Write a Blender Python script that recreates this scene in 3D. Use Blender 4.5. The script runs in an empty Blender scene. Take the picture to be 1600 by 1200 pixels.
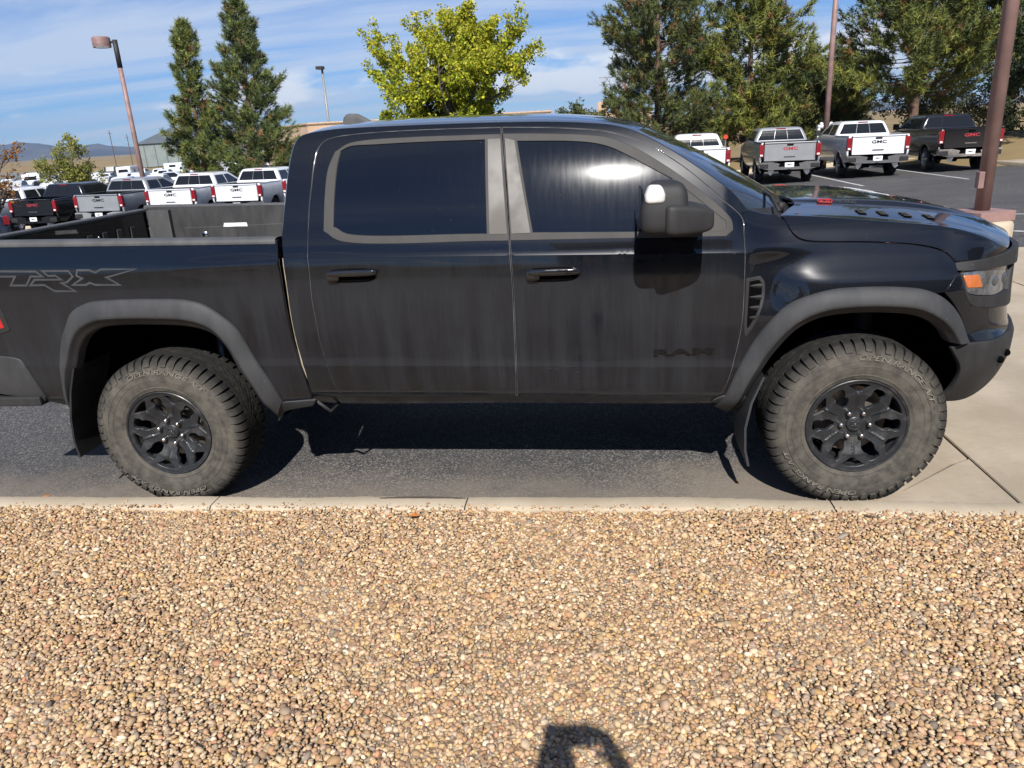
import bpy, bmesh, math, random
import numpy as np
from mathutils import Vector, Matrix
from mathutils.geometry import delaunay_2d_cdt
R = math.radians
rng = np.random.default_rng(7); random.seed(7)
SC = bpy.context.scene
COL = SC.collection

# ------------------------------------------------------------------ camera, sky, sun, exposure
cam_data = bpy.data.cameras.new('camera'); cam = bpy.data.objects.new('camera', cam_data); COL.objects.link(cam)
CAM = Vector((2.4215, -3.6459, 1.9323)); yaw, pitch, roll = R(-7.2737), R(18.6219), R(-3.3384)
_f = Vector((math.sin(yaw)*math.cos(pitch), math.cos(yaw)*math.cos(pitch), -math.sin(pitch)))
_r = Vector((math.cos(yaw), -math.sin(yaw), 0)); _u = _r.cross(_f)
_r2 = _r*math.cos(roll)+_u*math.sin(roll); _u2 = -_r*math.sin(roll)+_u*math.cos(roll)
cam.matrix_world = Matrix(((_r2.x, _u2.x, -_f.x, CAM.x), (_r2.y, _u2.y, -_f.y, CAM.y), (_r2.z, _u2.z, -_f.z, CAM.z), (0, 0, 0, 1)))
cam_data.sensor_width = 36; cam_data.sensor_fit = 'HORIZONTAL'; cam_data.lens = 36*1168.66/1600
cam_data.clip_start = .02; cam_data.clip_end = 30000
SC.camera = cam
SC.view_settings.view_transform = 'Standard'; SC.view_settings.look = 'None'; SC.view_settings.gamma = 1
SC.view_settings.exposure = 0.50
SC.cycles.max_bounces = 6; SC.cycles.diffuse_bounces = 2; SC.cycles.glossy_bounces = 3; SC.cycles.transmission_bounces = 2; SC.cycles.volume_bounces = 0; SC.cycles.caustics_reflective = False; SC.cycles.caustics_refractive = False
SUN = Vector((.039, -.7286, .6838)).normalized()
sun_data = bpy.data.lights.new('sun', 'SUN'); sun_data.energy = 4.9; sun_data.angle = R(.53); sun_data.color = (1, .96, .91)
sun = bpy.data.objects.new('sun', sun_data); COL.objects.link(sun)
sun.rotation_euler = SUN.to_track_quat('Z', 'Y').to_euler(); sun.location = (0, -30, 30)

world = bpy.data.worlds.new('World'); SC.world = world; world.use_nodes = True
def build_sky():
    nt = world.node_tree; N = nt.nodes; L = nt.links; N.clear()
    def n(t, **k):
        o = N.new(t)
        for a, b in k.items(): setattr(o, a, b)
        return o
    def m(op, a, b=None, clamp=False):
        o = n('ShaderNodeMath', operation=op, use_clamp=clamp)
        for i, v in enumerate((a, b)):
            if v is None: continue
            if isinstance(v, (int, float)): o.inputs[i].default_value = v
            else: L.new(v, o.inputs[i])
        return o.outputs[0]
    sky = n('ShaderNodeTexSky', sky_type='NISHITA', sun_disc=False, sun_elevation=math.asin(SUN.z), sun_rotation=math.atan2(SUN.x, SUN.y), altitude=1600, air_density=1.0, dust_density=.25, ozone_density=3.0)
    tc = n('ShaderNodeTexCoord'); sep = n('ShaderNodeSeparateXYZ'); L.new(tc.outputs['Generated'], sep.inputs[0])
    zc = m('MAXIMUM', sep.outputs[2], 0.0); den = m('ADD', zc, .10)
    u = m('DIVIDE', sep.outputs[0], den); v = m('DIVIDE', sep.outputs[1], den)
    def noise(su, sv, scale, detail, rough, off, dist=0):
        c = n('ShaderNodeCombineXYZ'); L.new(m('MULTIPLY', u, su), c.inputs[0]); L.new(m('MULTIPLY', v, sv), c.inputs[1]); c.inputs[2].default_value = off
        t = n('ShaderNodeTexNoise'); L.new(c.outputs[0], t.inputs['Vector'])
        t.inputs['Scale'].default_value = scale; t.inputs['Detail'].default_value = detail; t.inputs['Roughness'].default_value = rough; t.inputs['Distortion'].default_value = dist
        return t.outputs['Fac']
    def ramp(x, a, b):
        mr = n('ShaderNodeMapRange', interpolation_type='SMOOTHSTEP'); L.new(x, mr.inputs[0]); mr.inputs[1].default_value = a; mr.inputs[2].default_value = b
        return mr.outputs[0]
    cir = m('MULTIPLY', ramp(noise(.30, 1.0, .85, 8, .60, 3.1, .7), .36, .66), ramp(noise(.5, .5, .35, 3, .5, 9.4), .18, .48))
    cir = m('MULTIPLY', cir, .80)
    # low heaped cloud: billowy noise on the direction itself, only a few degrees above the horizon
    mp = n('ShaderNodeMapping'); mp.inputs['Scale'].default_value = (4.6, 4.6, 15); L.new(tc.outputs['Generated'], mp.inputs[0])
    t2 = n('ShaderNodeTexNoise'); L.new(mp.outputs[0], t2.inputs['Vector']); t2.inputs['Scale'].default_value = 1.0; t2.inputs['Detail'].default_value = 9; t2.inputs['Roughness'].default_value = .55
    band = m('MULTIPLY', ramp(sep.outputs[2], .012, .05), m('SUBTRACT', 1.0, ramp(sep.outputs[2], .07, .16)))
    cum = ramp(m('MULTIPLY', t2.outputs['Fac'], band), .44, .54)
    tint = n('ShaderNodeMix', data_type='RGBA', blend_type='MULTIPLY'); tint.inputs[0].default_value = 1; L.new(sky.outputs[0], tint.inputs[6]); tint.inputs[7].default_value = (.45, .73, 1.10, 1)
    mix = n('ShaderNodeMix', data_type='RGBA'); L.new(cir, mix.inputs[0]); L.new(tint.outputs[2], mix.inputs[6]); mix.inputs[7].default_value = (6.6, 7.6, 9.2, 1)
    mix2 = n('ShaderNodeMix', data_type='RGBA'); L.new(m('MULTIPLY', cum, .9), mix2.inputs[0]); L.new(mix.outputs[2], mix2.inputs[6]); mix2.inputs[7].default_value = (9.4, 9.9, 10.6, 1)
    bg = n('ShaderNodeBackground'); bg.inputs[1].default_value = .070; L.new(mix2.outputs[2], bg.inputs[0])
    out = n('ShaderNodeOutputWorld'); L.new(bg.outputs[0], out.inputs[0])
build_sky()

# ------------------------------------------------------------------ small helpers
def tag(o, label=None, cat=None, group=None, kind=None):
    if label: o['label'] = label
    if cat: o['category'] = cat
    if group: o['group'] = group
    if kind: o['kind'] = kind
    return o
def link(o, parent=None):
    COL.objects.link(o)
    if parent is not None:
        o.parent = parent
        if parent.get('_loc') is not None: o.matrix_parent_inverse = Matrix.Translation(-Vector(parent['_loc']))
    return o
def thing(name, label, cat, loc=(0, 0, 0), group=None, local=False):
    o = bpy.data.objects.new(name, None); COL.objects.link(o); o.location = loc; o.empty_display_size = .1
    if not local: o['_loc'] = tuple(loc)
    return tag(o, label, cat, group)
def mobj(name, v, f, mats, parent=None, idx=None, nor=None, smooth=True, cols=None):
    me = bpy.data.meshes.new(name)
    v = np.asarray(v, float).reshape(-1, 3)
    if isinstance(f, np.ndarray) and f.ndim == 2:
        k = f.shape[1]; nf = len(f)
        me.vertices.add(len(v)); me.vertices.foreach_set('co', v.ravel())
        me.loops.add(nf*k); me.loops.foreach_set('vertex_index', f.ravel().astype(np.int32))
        me.polygons.add(nf); me.polygons.foreach_set('loop_start', np.arange(0, nf*k, k, dtype=np.int32))
        me.update(calc_edges=True)
    else:
        me.from_pydata([tuple(a) for a in v], [], [tuple(int(i) for i in a) for a in f])
    for m in (mats if isinstance(mats, (list, tuple)) else [mats]): me.materials.append(m)
    if idx is not None: me.polygons.foreach_set('material_index', np.asarray(idx, np.int32))
    me.polygons.foreach_set('use_smooth', np.full(len(me.polygons), bool(smooth)))
    if cols is not None:
        a = me.color_attributes.new('col', 'FLOAT_COLOR', 'POINT'); a.data.foreach_set('color', np.asarray(cols, np.float32).ravel())
    me.update()
    if nor is not None: me.normals_split_custom_set_from_vertices([tuple(a) for a in nor])
    return link(bpy.data.objects.new(name, me), parent)
def copy_tree(o, parent=None):
    c = o.copy(); COL.objects.link(c)
    if parent is not None: c.parent = parent
    for ch in list(o.children): copy_tree(ch, c)
    return c

class MB:
    """collects shapes for one mesh"""
    def __init__(s): s.v = []; s.f = []; s.i = []
    def add(s, v, f, mi=0):
        b = len(s.v); s.v += [tuple(map(float, a)) for a in v]; s.f += [tuple(b+int(k) for k in q) for q in f]; s.i += [mi]*len(f); return s
    def box(s, c, h, mi=0, rot=None, taper=1.0, bev=0.0):
        bm = bmesh.new(); bmesh.ops.create_cube(bm, size=2)
        for q in bm.verts:
            t = taper if q.co.z > 0 else 1
            q.co = Vector((q.co.x*h[0]*t, q.co.y*h[1]*t, q.co.z*h[2]))
        if bev: bmesh.ops.bevel(bm, geom=bm.edges[:], offset=bev, segments=2, profile=.6, affect='EDGES')
        M = (rot.to_4x4() if rot is not None else Matrix.Identity(4)); c = Vector(c)
        bm.verts.ensure_lookup_table(); bm.verts.index_update()
        v = [(M@q.co)+c for q in bm.verts]; f = [[q.index for q in p.verts] for p in bm.faces]; bm.free()
        return s.add(v, f, mi)
    def tube(s, pts, rad, seg=10, mi=0, cap=True, up=None):
        pts = [Vector(a) for a in pts]; n = len(pts)
        rad = rad if isinstance(rad, (list, tuple, np.ndarray)) else [rad]*n
        v = []; f = []; ref = Vector(up or (0, 0, 1))
        for k in range(n):
            d = (pts[min(k+1, n-1)]-pts[max(k-1, 0)]).normalized()
            a = d.cross(ref)
            if a.length < 1e-3: a = d.cross(Vector((1, 0, 0)))
            a.normalize(); b = d.cross(a)
            for j in range(seg):
                t = 2*math.pi*j/seg; v.append(pts[k]+(a*math.cos(t)+b*math.sin(t))*rad[k])
        for k in range(n-1):
            for j in range(seg):
                f.append((k*seg+j, k*seg+(j+1) % seg, (k+1)*seg+(j+1) % seg, (k+1)*seg+j))
        if cap: f.append(tuple(range(seg))[::-1]); f.append(tuple((n-1)*seg+j for j in range(seg)))
        return s.add(v, f, mi)
    def lathe(s, prof, seg=48, mi=0, axis='y', c=(0, 0, 0)):
        v = []; f = []; n = len(prof)
        for j in range(seg):
            t = 2*math.pi*j/seg
            for r, h in prof:
                if axis == 'y': v.append((c[0]+r*math.cos(t), c[1]+h, c[2]+r*math.sin(t)))
                else: v.append((c[0]+r*math.cos(t), c[1]+r*math.sin(t), c[2]+h))
        for j in range(seg):
            k = (j+1) % seg
            for i in range(n-1): f.append((j*n+i, j*n+i+1, k*n+i+1, k*n+i) if axis == 'y' else (j*n+i, k*n+i, k*n+i+1, j*n+i+1))
        return s.add(v, f, mi)
    def prism(s, poly, y0, y1, mi=0, axis='y'):
        n = len(poly); P = (lambda a, b, h: (a, h, b)) if axis == 'y' else ((lambda a, b, h: (h, a, b)) if axis == 'x' else (lambda a, b, h: (a, b, h)))
        v = [P(a, b, y0) for a, b in poly]+[P(a, b, y1) for a, b in poly]
        f = [tuple(range(n)), tuple(range(2*n-1, n-1, -1))]+[(i, n+i, n+(i+1) % n, (i+1) % n) for i in range(n)]
        return s.add(v, f, mi)
    def grid(s, G, mi=0, flip=False):
        G = np.asarray(G); a, b = G.shape[:2]; f = []
        for i in range(a-1):
            for j in range(b-1):
                q = (i*b+j, i*b+j+1, (i+1)*b+j+1, (i+1)*b+j); f.append(q[::-1] if flip else q)
        return s.add(G.reshape(-1, 3), f, mi)
    def blob(s, c, h, e=.6, seg=20, rings=12, mi=0, rot=None, shape=None):
        """superellipsoid"""
        v = []; f = []
        sp = lambda a, p: math.copysign(abs(a)**p, a)
        for i in range(rings+1):
            ph = -math.pi/2+math.pi*i/rings
            for j in range(seg):
                t = 2*math.pi*j/seg
                q = Vector((h[0]*sp(math.cos(ph), e)*sp(math.cos(t), e), h[1]*sp(math.cos(ph), e)*sp(math.sin(t), e), h[2]*sp(math.sin(ph), e)))
                if shape: q = Vector(shape(q))
                if rot is not None: q = rot@q
                v.append(q+Vector(c))
        for i in range(rings):
            for j in range(seg): f.append((i*seg+j, i*seg+(j+1) % seg, (i+1)*seg+(j+1) % seg, (i+1)*seg+j))
        return s.add(v, f, mi)
    def build(s, name, mats, parent=None, smooth=False, fix=True, angle=None):
        o = mobj(name, s.v, s.f, mats, parent, s.i, smooth=smooth or angle is not None)
        if fix:
            bm = bmesh.new(); bm.from_mesh(o.data); bmesh.ops.remove_doubles(bm, verts=bm.verts, dist=1e-5); bmesh.ops.recalc_face_normals(bm, faces=bm.faces); bm.to_mesh(o.data); bm.free()
        if angle is not None: o.data.set_sharp_from_angle(angle=R(angle))
        return o
def text_mesh(txt, w, h, shear=0.0, ext=0.0, bold=0.0):
    cu = bpy.data.curves.new('t', 'FONT'); cu.body = txt; cu.shear = shear; cu.extrude = ext; cu.offset = bold; cu.resolution_u = 3
    ob = bpy.data.objects.new('t', cu); me = bpy.data.meshes.new_from_object(ob)
    v = np.array([q.co[:] for q in me.vertices]); f = [tuple(p.vertices) for p in me.polygons]
    bpy.data.objects.remove(ob); bpy.data.curves.remove(cu); bpy.data.meshes.remove(me)
    mn, mx = v[:, :2].min(0), v[:, :2].max(0); v[:, 0] = (v[:, 0]-mn[0])/(mx[0]-mn[0])*w; v[:, 1] = (v[:, 1]-mn[1])/(mx[1]-mn[1])*h
    return v, f

# ------------------------------------------------------------------ materials
MATS = {}
class NT:
    def __init__(s, name):
        s.m = bpy.data.materials.new(name); s.m.use_nodes = True; s.t = s.m.node_tree; s.b = s.t.nodes['Principled BSDF']; MATS[name] = s.m
    def n(s, t, **k):
        o = s.t.nodes.new(t)
        for a, b in k.items(): setattr(o, a, b)
        return o
    def l(s, a, b): s.t.links.new(a, b)
    def co(s, kind='Object', scale=(1, 1, 1)):
        tc = s.n('ShaderNodeTexCoord'); mp = s.n('ShaderNodeMapping'); mp.inputs['Scale'].default_value = scale; s.l(tc.outputs[kind], mp.inputs[0]); return mp.outputs[0]
    def pos(s, scale=(1, 1, 1)):
        g = s.n('ShaderNodeNewGeometry'); mp = s.n('ShaderNodeMapping'); mp.inputs['Scale'].default_value = scale; s.l(g.outputs['Position'], mp.inputs[0]); return mp.outputs[0]
    def noise(s, vec, scale, detail=5, rough=.55, dist=0):
        t = s.n('ShaderNodeTexNoise'); s.l(vec, t.inputs['Vector']); t.inputs['Scale'].default_value = scale; t.inputs['Detail'].default_value = detail; t.inputs['Roughness'].default_value = rough; t.inputs['Distortion'].default_value = dist
        return t.outputs['Fac']
    def ramp(s, x, a, b, c=0.0, d=1.0):
        r = s.n('ShaderNodeMapRange', interpolation_type='SMOOTHSTEP'); s.l(x, r.inputs[0])
        for i, q in enumerate((a, b, c, d)): r.inputs[i+1].default_value = q
        return r.outputs[0]
    def math(s, op, a, b=0.0, clamp=False):
        o = s.n('ShaderNodeMath', operation=op, use_clamp=clamp)
        for i, q in enumerate((a, b)):
            if isinstance(q, (int, float)): o.inputs[i].default_value = q
            else: s.l(q, o.inputs[i])
        return o.outputs[0]
    def mix(s, f, a, b):
        o = s.n('ShaderNodeMix', data_type='RGBA')
        for i, q in ((0, f), (6, a), (7, b)):
            if isinstance(q, (int, float)): o.inputs[i].default_value = q
            elif isinstance(q, tuple): o.inputs[i].default_value = q if len(q) == 4 else q+(1,)
            else: s.l(q, o.inputs[i])
        return o.outputs[2]
    def set(s, k, v):
        if isinstance(v, (int, float)): s.b.inputs[k].default_value = v
        elif isinstance(v, tuple): s.b.inputs[k].default_value = v if len(v) == 4 or k not in ('Base Color', 'Emission Color') else v+(1,)
        else: s.l(v, s.b.inputs[k])
        return s
    def bump(s, h, strength=.3, dist=.01):
        b = s.n('ShaderNodeBump'); b.inputs['Strength'].default_value = strength; b.inputs['Distance'].default_value = dist; s.l(h, b.inputs['Height']); s.l(b.outputs[0], s.b.inputs['Normal']); return s
def simple(name, col, rough=.5, metal=0.0, var=.25, scale=8, spec=.5, coat=0.0, bump=0.0, bscale=60):
    a = NT(name); c = a.co()
    f = a.noise(c, scale, 5, .6)
    lo = tuple(q*(1-var) for q in col); hi = tuple(min(1, q*(1+var)) for q in col)
    a.set('Base Color', a.mix(a.ramp(f, .3, .7), lo, hi)).set('Metallic', metal).set('Specular IOR Level', spec)
    a.set('Roughness', a.ramp(a.noise(c, scale*2.7, 3), .3, .7, max(0, rough-.08), min(1, rough+.08)))
    if coat: a.set('Coat Weight', coat).set('Coat Roughness', .04)
    if bump: a.bump(a.noise(c, bscale, 4), bump, .004)
    return a.m

def paint_dusty(name, base=(.0036, .0046, .0072)):
    """black clear-coat with road film: vertical wash streaks below the shoulder, fine specks and scuffs"""
    a = NT(name); c = a.pos()
    sep = a.n('ShaderNodeSeparateXYZ'); a.l(c, sep.inputs[0]); z = sep.outputs[2]; x = sep.outputs[0]
    streak = a.noise(a.pos((7, 3, .5)), 2.0, 6, .6, .2)
    fine = a.noise(a.pos((70, 20, 3)), 1.5, 4, .6)
    cloud = a.noise(a.pos((1.3, 1, 1.6)), 1.3, 4, .55)
    low = a.ramp(a.math('ADD', z, a.math('MULTIPLY', streak, .42)), 1.60, 1.36)   # ragged upper limit of the film
    film = a.math('MULTIPLY', low, a.ramp(a.math('ADD', a.math('MULTIPLY', streak, .75), a.math('MULTIPLY', fine, .25)), .32, .74, .28, 1.0))
    film = a.math('MULTIPLY', film, a.ramp(cloud, .25, .7, .55, 1.0))
    front = a.ramp(x, 3.02, 3.30, 1.0, .16)      # the fender and hood were wiped cleaner than the doors and bed
    film = a.math('MULTIPLY', film, front)
    thin = a.ramp(a.noise(a.pos((60, 25, 60)), 2.0, 3), .35, .75, .0, .04)
    film = a.math('MAXIMUM', film, thin)
    gn = a.n('ShaderNodeNewGeometry'); sn = a.n('ShaderNodeSeparateXYZ'); a.l(gn.outputs['Normal'], sn.inputs[0])
    film = a.math('MAXIMUM', film, a.math('MULTIPLY', a.ramp(sn.outputs[2], .55, .92), a.ramp(cloud, .25, .7, .05, .14)))   # dust settled on the level panels
    vor = a.n('ShaderNodeTexVoronoi'); a.l(a.pos((1, 1, 1)), vor.inputs['Vector']); vor.inputs['Scale'].default_value = 75
    wn = a.n('ShaderNodeTexWhiteNoise', noise_dimensions='3D'); a.l(vor.outputs['Position'], wn.inputs['Vector'])
    speck = a.math('MULTIPLY', a.ramp(vor.outputs['Distance'], .16, .08), a.ramp(wn.outputs['Value'], .80, .90))
    scr = a.math('MULTIPLY', a.ramp(a.noise(a.pos((9, 40, 120)), 2.2, 2, .4, 1.2), .66, .74), a.ramp(a.noise(c, 1.6, 3), .5, .7))
    scr = a.math('MULTIPLY', scr, a.ramp(z, .95, .75))
    mud = a.math('MAXIMUM', a.math('MULTIPLY', speck, .35), a.math('MULTIPLY', scr, .55))
    tot = a.math('MAXIMUM', a.math('MULTIPLY', film, .205), mud, True)
    col = a.mix(tot, base, (.115, .120, .128))
    a.set('Base Color', col)
    a.set('Roughness', a.ramp(film, 0, 1, .26, .60)).set('Coat Roughness', a.ramp(film, .0, 1, .02, .28)).set('Coat Weight', a.ramp(film, .0, .9, 1.0, .40))
    a.set('Specular IOR Level', .09)
    return a.m
def textured_plastic(name, col, dust=(.15, .145, .14), amt=.5):
    a = NT(name); c = a.pos()
    f = a.noise(a.pos((4, 4, 1.2)), 2.2, 6, .62); g = a.noise(c, 420, 2)
    vor = a.n('ShaderNodeTexVoronoi'); a.l(c, vor.inputs['Vector']); vor.inputs['Scale'].default_value = 60
    wn = a.n('ShaderNodeTexWhiteNoise', noise_dimensions='3D'); a.l(vor.outputs['Position'], wn.inputs['Vector'])
    sp = a.math('MULTIPLY', a.ramp(vor.outputs['Distance'], .2, .1), a.ramp(wn.outputs['Value'], .93, .97))
    t = a.math('MAXIMUM', a.math('MULTIPLY', a.ramp(f, .3, .75, .3, 1), amt), a.math('MULTIPLY', sp, .6))
    a.set('Base Color', a.mix(t, col, dust)).set('Roughness', .62).set('Specular IOR Level', .35)
    a.bump(g, .25, .0008); return a.m
def glass_tint(name, col=(.005, .006, .008), haze=.25):
    a = NT(name); c = a.pos((26, 6, 2.2)); f = a.noise(c, 2, 5, .6)
    vor = a.n('ShaderNodeTexVoronoi'); a.l(a.pos(), vor.inputs['Vector']); vor.inputs['Scale'].default_value = 60
    wn = a.n('ShaderNodeTexWhiteNoise', noise_dimensions='3D'); a.l(vor.outputs['Position'], wn.inputs['Vector'])
    sp = a.math('MULTIPLY', a.ramp(vor.outputs['Distance'], .14, .06), a.ramp(wn.outputs['Value'], .93, .97))
    a.set('Base Color', a.mix(a.math('MULTIPLY', sp, .35), col, (.25, .25, .25)))
    a.set('Roughness', a.ramp(f, .3, .75, .12, .15)).set('Specular IOR Level', a.ramp(f, .3, .8, haze*.88, haze)).set('Coat Weight', 1.0).set('Coat Roughness', .012).set('Coat IOR', 1.6)
    return a.m
paint = paint_dusty('hero_black_paint')
plast = textured_plastic('flare_plastic', (.020, .022, .025), amt=.22)
plast_dk = textured_plastic('dark_plastic', (.011, .011, .012), amt=.14)
trimgrey = textured_plastic('window_moulding', (.027, .0255, .024), (.10, .094, .086), .24)
pillarm = simple('pillar_satin_sheen', (.080, .073, .065), .46, .0, .10, 2, spec=.32)  # base kept paler than the moulding, sun sheen painted into it
tailgrey = textured_plastic('bed_cap_plastic', (.045, .047, .05), amt=.5)
liner = textured_plastic('bed_liner', (.014, .014, .015), amt=.35)
gl_side = glass_tint('side_glass', haze=.035); gl_back = glass_tint('privacy_glass', (.004, .005, .007), .05); gl_ws = glass_tint('windshield_glass', (.008, .011, .014), .06)
black = simple('underside_black', (.003, .003, .0032), .95, spec=.02)
rubber_dk = simple('mud_flap_rubber', (.012, .012, .012), .75, var=.5)
dustline = simple('door_edge_dust', (.095, .093, .09), .8, var=.6, scale=9)
tanstrip = simple('sunlit_flange_tan', (.38, .32, .24), .85, var=.3, scale=12)  # pale tan stands for sunlight on the cab's rear flange
chrome = simple('chrome', (.75, .75, .76), .13, 1.0, .05)
steel = simple('brake_steel', (.32, .29, .26), .45, .9, .3)
whitepl = simple('white_plastic', (.72, .72, .70), .4)
lens_clear = simple('lamp_glass', (.085, .092, .10), .12, .0, .6, 14, coat=1.0)
amberm = simple('amber_lens', (.48, .13, .03), .25, coat=.6, var=.2)
lampgrey = simple('lamp_reflector', (.12, .125, .13), .3, .6, .3)
redlens = simple('red_lens', (.42, .012, .016), .2, coat=.8, var=.35, scale=16)
decal = simple('decal_grey', (.040, .042, .046), .6, var=.2)
badge_blk = simple('badge_black', (.006, .006, .007), .3)
badge_red = simple('badge_red', (.45, .03, .025), .4)

YC = 1.105
def hermite(xs, ys):
    xs = np.array(xs, float); ys = np.array(ys, float)
    d = np.diff(ys)/np.diff(xs); m = np.zeros(len(xs))
    m[0] = d[0]; m[-1] = d[-1]
    for i in range(1, len(xs)-1):
        m[i] = 0.0 if d[i-1]*d[i] <= 0 else 2*d[i-1]*d[i]/(d[i-1]+d[i])
    def f(x):
        x = np.asarray(x, float); i = np.clip(np.searchsorted(xs, x)-1, 0, len(xs)-2)
        h = xs[i+1]-xs[i]; t = (x-xs[i])/h; t = np.clip(t, -.6, 1.6)
        return ((2*t**3-3*t**2+1)*ys[i]+(t**3-2*t**2+t)*h*m[i]+(-2*t**3+3*t**2)*ys[i+1]+(t**3-t**2)*h*m[i+1])
    return f
def sstep(a, b, x):
    t = np.clip((np.asarray(x, float)-a)/(b-a), 0, 1); return t*t*(3-2*t)
# cab side: inward depth over height, split at the two creases
_cab_a = hermite([.40, .50, .545, .60, .68, .745, .765], [.36, .21, .150, .108, .086, .076, .073])
_cab_b = hermite([.765, .80, .90, 1.05, 1.20, 1.30, 1.345], [.0735, .0765, .071, .065, .063, .066, .072])
_cab_c = hermite([1.345, 1.36, 1.40, 1.44, 1.60, 1.755, 1.90, 1.95, 1.98, 2.00, 2.02], [.072, .0785, .089, .102, .160, .223, .293, .321, .343, .366, .41])
_bed_a = hermite([.45, .56, .66, .745, .765], [.16, .085, .060, .050, .048])
_bed_b = hermite([.765, .80, .95, 1.15, 1.28, 1.38, 1.46, 1.52], [.0485, .0505, .040, .026, .030, .047, .068, .084])
_fen = hermite([.45, .60, .75, .90, 1.03, 1.12, 1.19, 1.254, 1.31, 1.36, 1.42, 1.46, 1.50], [.12, .080, .050, .030, .017, .016, .032, .066, .094, .113, .140, .168, .215])
_frt = hermite([.45, .55, .64, .74, .83, .90, 1.05, 1.20, 1.28, 1.34, 1.40, 1.46], [.13, .075, .036, .008, .004, .03, .045, .05, .055, .075, .12, .2])
_t = np.linspace(0, np.pi/2, 900); _n = 2.5
_cx = 3.98+.66*np.sin(_t)**(2/_n); _cy = YC-YC*np.cos(_t)**(2/_n)
_cs = 3.98+np.concatenate([[0], np.cumsum(np.hypot(np.diff(_cx), np.diff(_cy)))])
def plan(s):
    s = np.asarray(s, float)
    x = np.where(s < 3.98, s, np.interp(s, _cs, _cx)); y = np.where(s < 3.98, 0, np.interp(s, _cs, _cy))
    return x, y
def plan_in(s):
    x0, y0 = plan(np.asarray(s)-.02); x1, y1 = plan(np.asarray(s)+.02)
    tx, ty = x1-x0, y1-y0; l = np.hypot(tx, ty); return -ty/l, tx/l
def depth(s, z, bed_on=False):
    s = np.asarray(s, float); z = np.asarray(z, float)
    zt = z+.026*(np.clip(s, -1.3, 3.1)-2.0)
    cab = np.where(zt < .765, _cab_a(zt), np.where(zt < 1.345, _cab_b(zt), _cab_c(zt)))
    bed = np.where(zt < .765, _bed_a(zt), _bed_b(zt))
    bed = bed+.018*sstep(.35, .85, s)*(1-.4*sstep(1.2, 1.4, z))
    # the flank swells towards the wheel, leaving a soft wedge under the rail
    bed = bed-.012*np.exp(-((s-.55)/.28)**2-((z-1.36)/.035)**2)
    zf = z+.026*.8
    fen = _fen(zf)
    w = sstep(3.04, 3.54, s)*sstep(.55, .70, z)
    up = sstep(1.30, 1.40, z)
    w = w*(1-up)+up*sstep(3.02, 3.30, s)
    d = cab*(1-w)+fen*w
    if bed_on: return bed
    # hollow behind the door cut, out of which the fender swells
    d = d+.030*np.exp(-((s-3.235)/.13)**2)*sstep(3.10, 3.18, s)*sstep(1.0, 1.13, z)*(1-sstep(1.26, 1.35, z))
    wf = sstep(4.02, 4.30, s)
    return d*(1-wf)+_frt(z)*wf
def surf(s, z, off=0.0, bed_on=False):
    x, y = plan(s); ix, iy = plan_in(s); d = depth(s, z, bed_on)+off
    return np.stack([x+ix*d, y+iy*d, np.asarray(z, float)+0*x], -1)

# ------------------------------------------------------------------ hero pickup: curved side surface and the panels cut from it
def resample(pts, step=.012, closed=True, corner=38):
    P = [np.array(a, float) for a in pts]; n = len(P); out = []
    def is_corner(i):
        if not closed and (i == 0 or i == n-1): return True
        a = P[i]-P[i-1]; b = P[(i+1) % n]-P[i]
        c = np.dot(a, b)/(np.linalg.norm(a)*np.linalg.norm(b)+1e-12); return math.degrees(math.acos(np.clip(c, -1, 1))) > corner
    C = [is_corner(i) for i in range(n)]
    for i in range(n if closed else n-1):
        p1, p2 = P[i], P[(i+1) % n]; p0 = P[i-1] if not C[i] else 2*p1-p2; j = (i+1) % n
        p3 = P[(i+2) % n] if not C[j] else 2*p2-p1
        d01, d12, d23 = [max(1e-6, np.linalg.norm(q))**.5 for q in (p1-p0, p2-p1, p3-p2)]
        k = max(1, int(np.linalg.norm(p2-p1)/step)); t0 = 0; t1 = d01; t2 = t1+d12; t3 = t2+d23
        for a in range(k):
            t = t1+(t2-t1)*a/k
            A1 = (t1-t)/(t1-t0)*p0+(t-t0)/(t1-t0)*p1; A2 = (t2-t)/(t2-t1)*p1+(t-t1)/(t2-t1)*p2; A3 = (t3-t)/(t3-t2)*p2+(t-t2)/(t3-t2)*p3
            B1 = (t2-t)/(t2-t0)*A1+(t-t0)/(t2-t0)*A2; B2 = (t3-t)/(t3-t1)*A2+(t-t1)/(t3-t1)*A3
            out.append((t2-t)/(t2-t1)*B1+(t-t1)/(t2-t1)*B2)
    if not closed: out.append(P[-1])
    return np.array(out)
def inside(poly, q):
    x, y = q[:, 0], q[:, 1]; r = np.zeros(len(q), bool); n = len(poly); j = n-1
    for i in range(n):
        xi, yi = poly[i]; xj, yj = poly[j]
        c = ((yi > y) != (yj > y)) & (x < (xj-xi)*(y-yi)/(yj-yi+1e-15)+xi); r ^= c; j = i
    return r
def signed_area(p): return .5*np.sum(p[:, 0]*np.roll(p[:, 1], -1)-np.roll(p[:, 0], -1)*p[:, 1])
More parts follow.
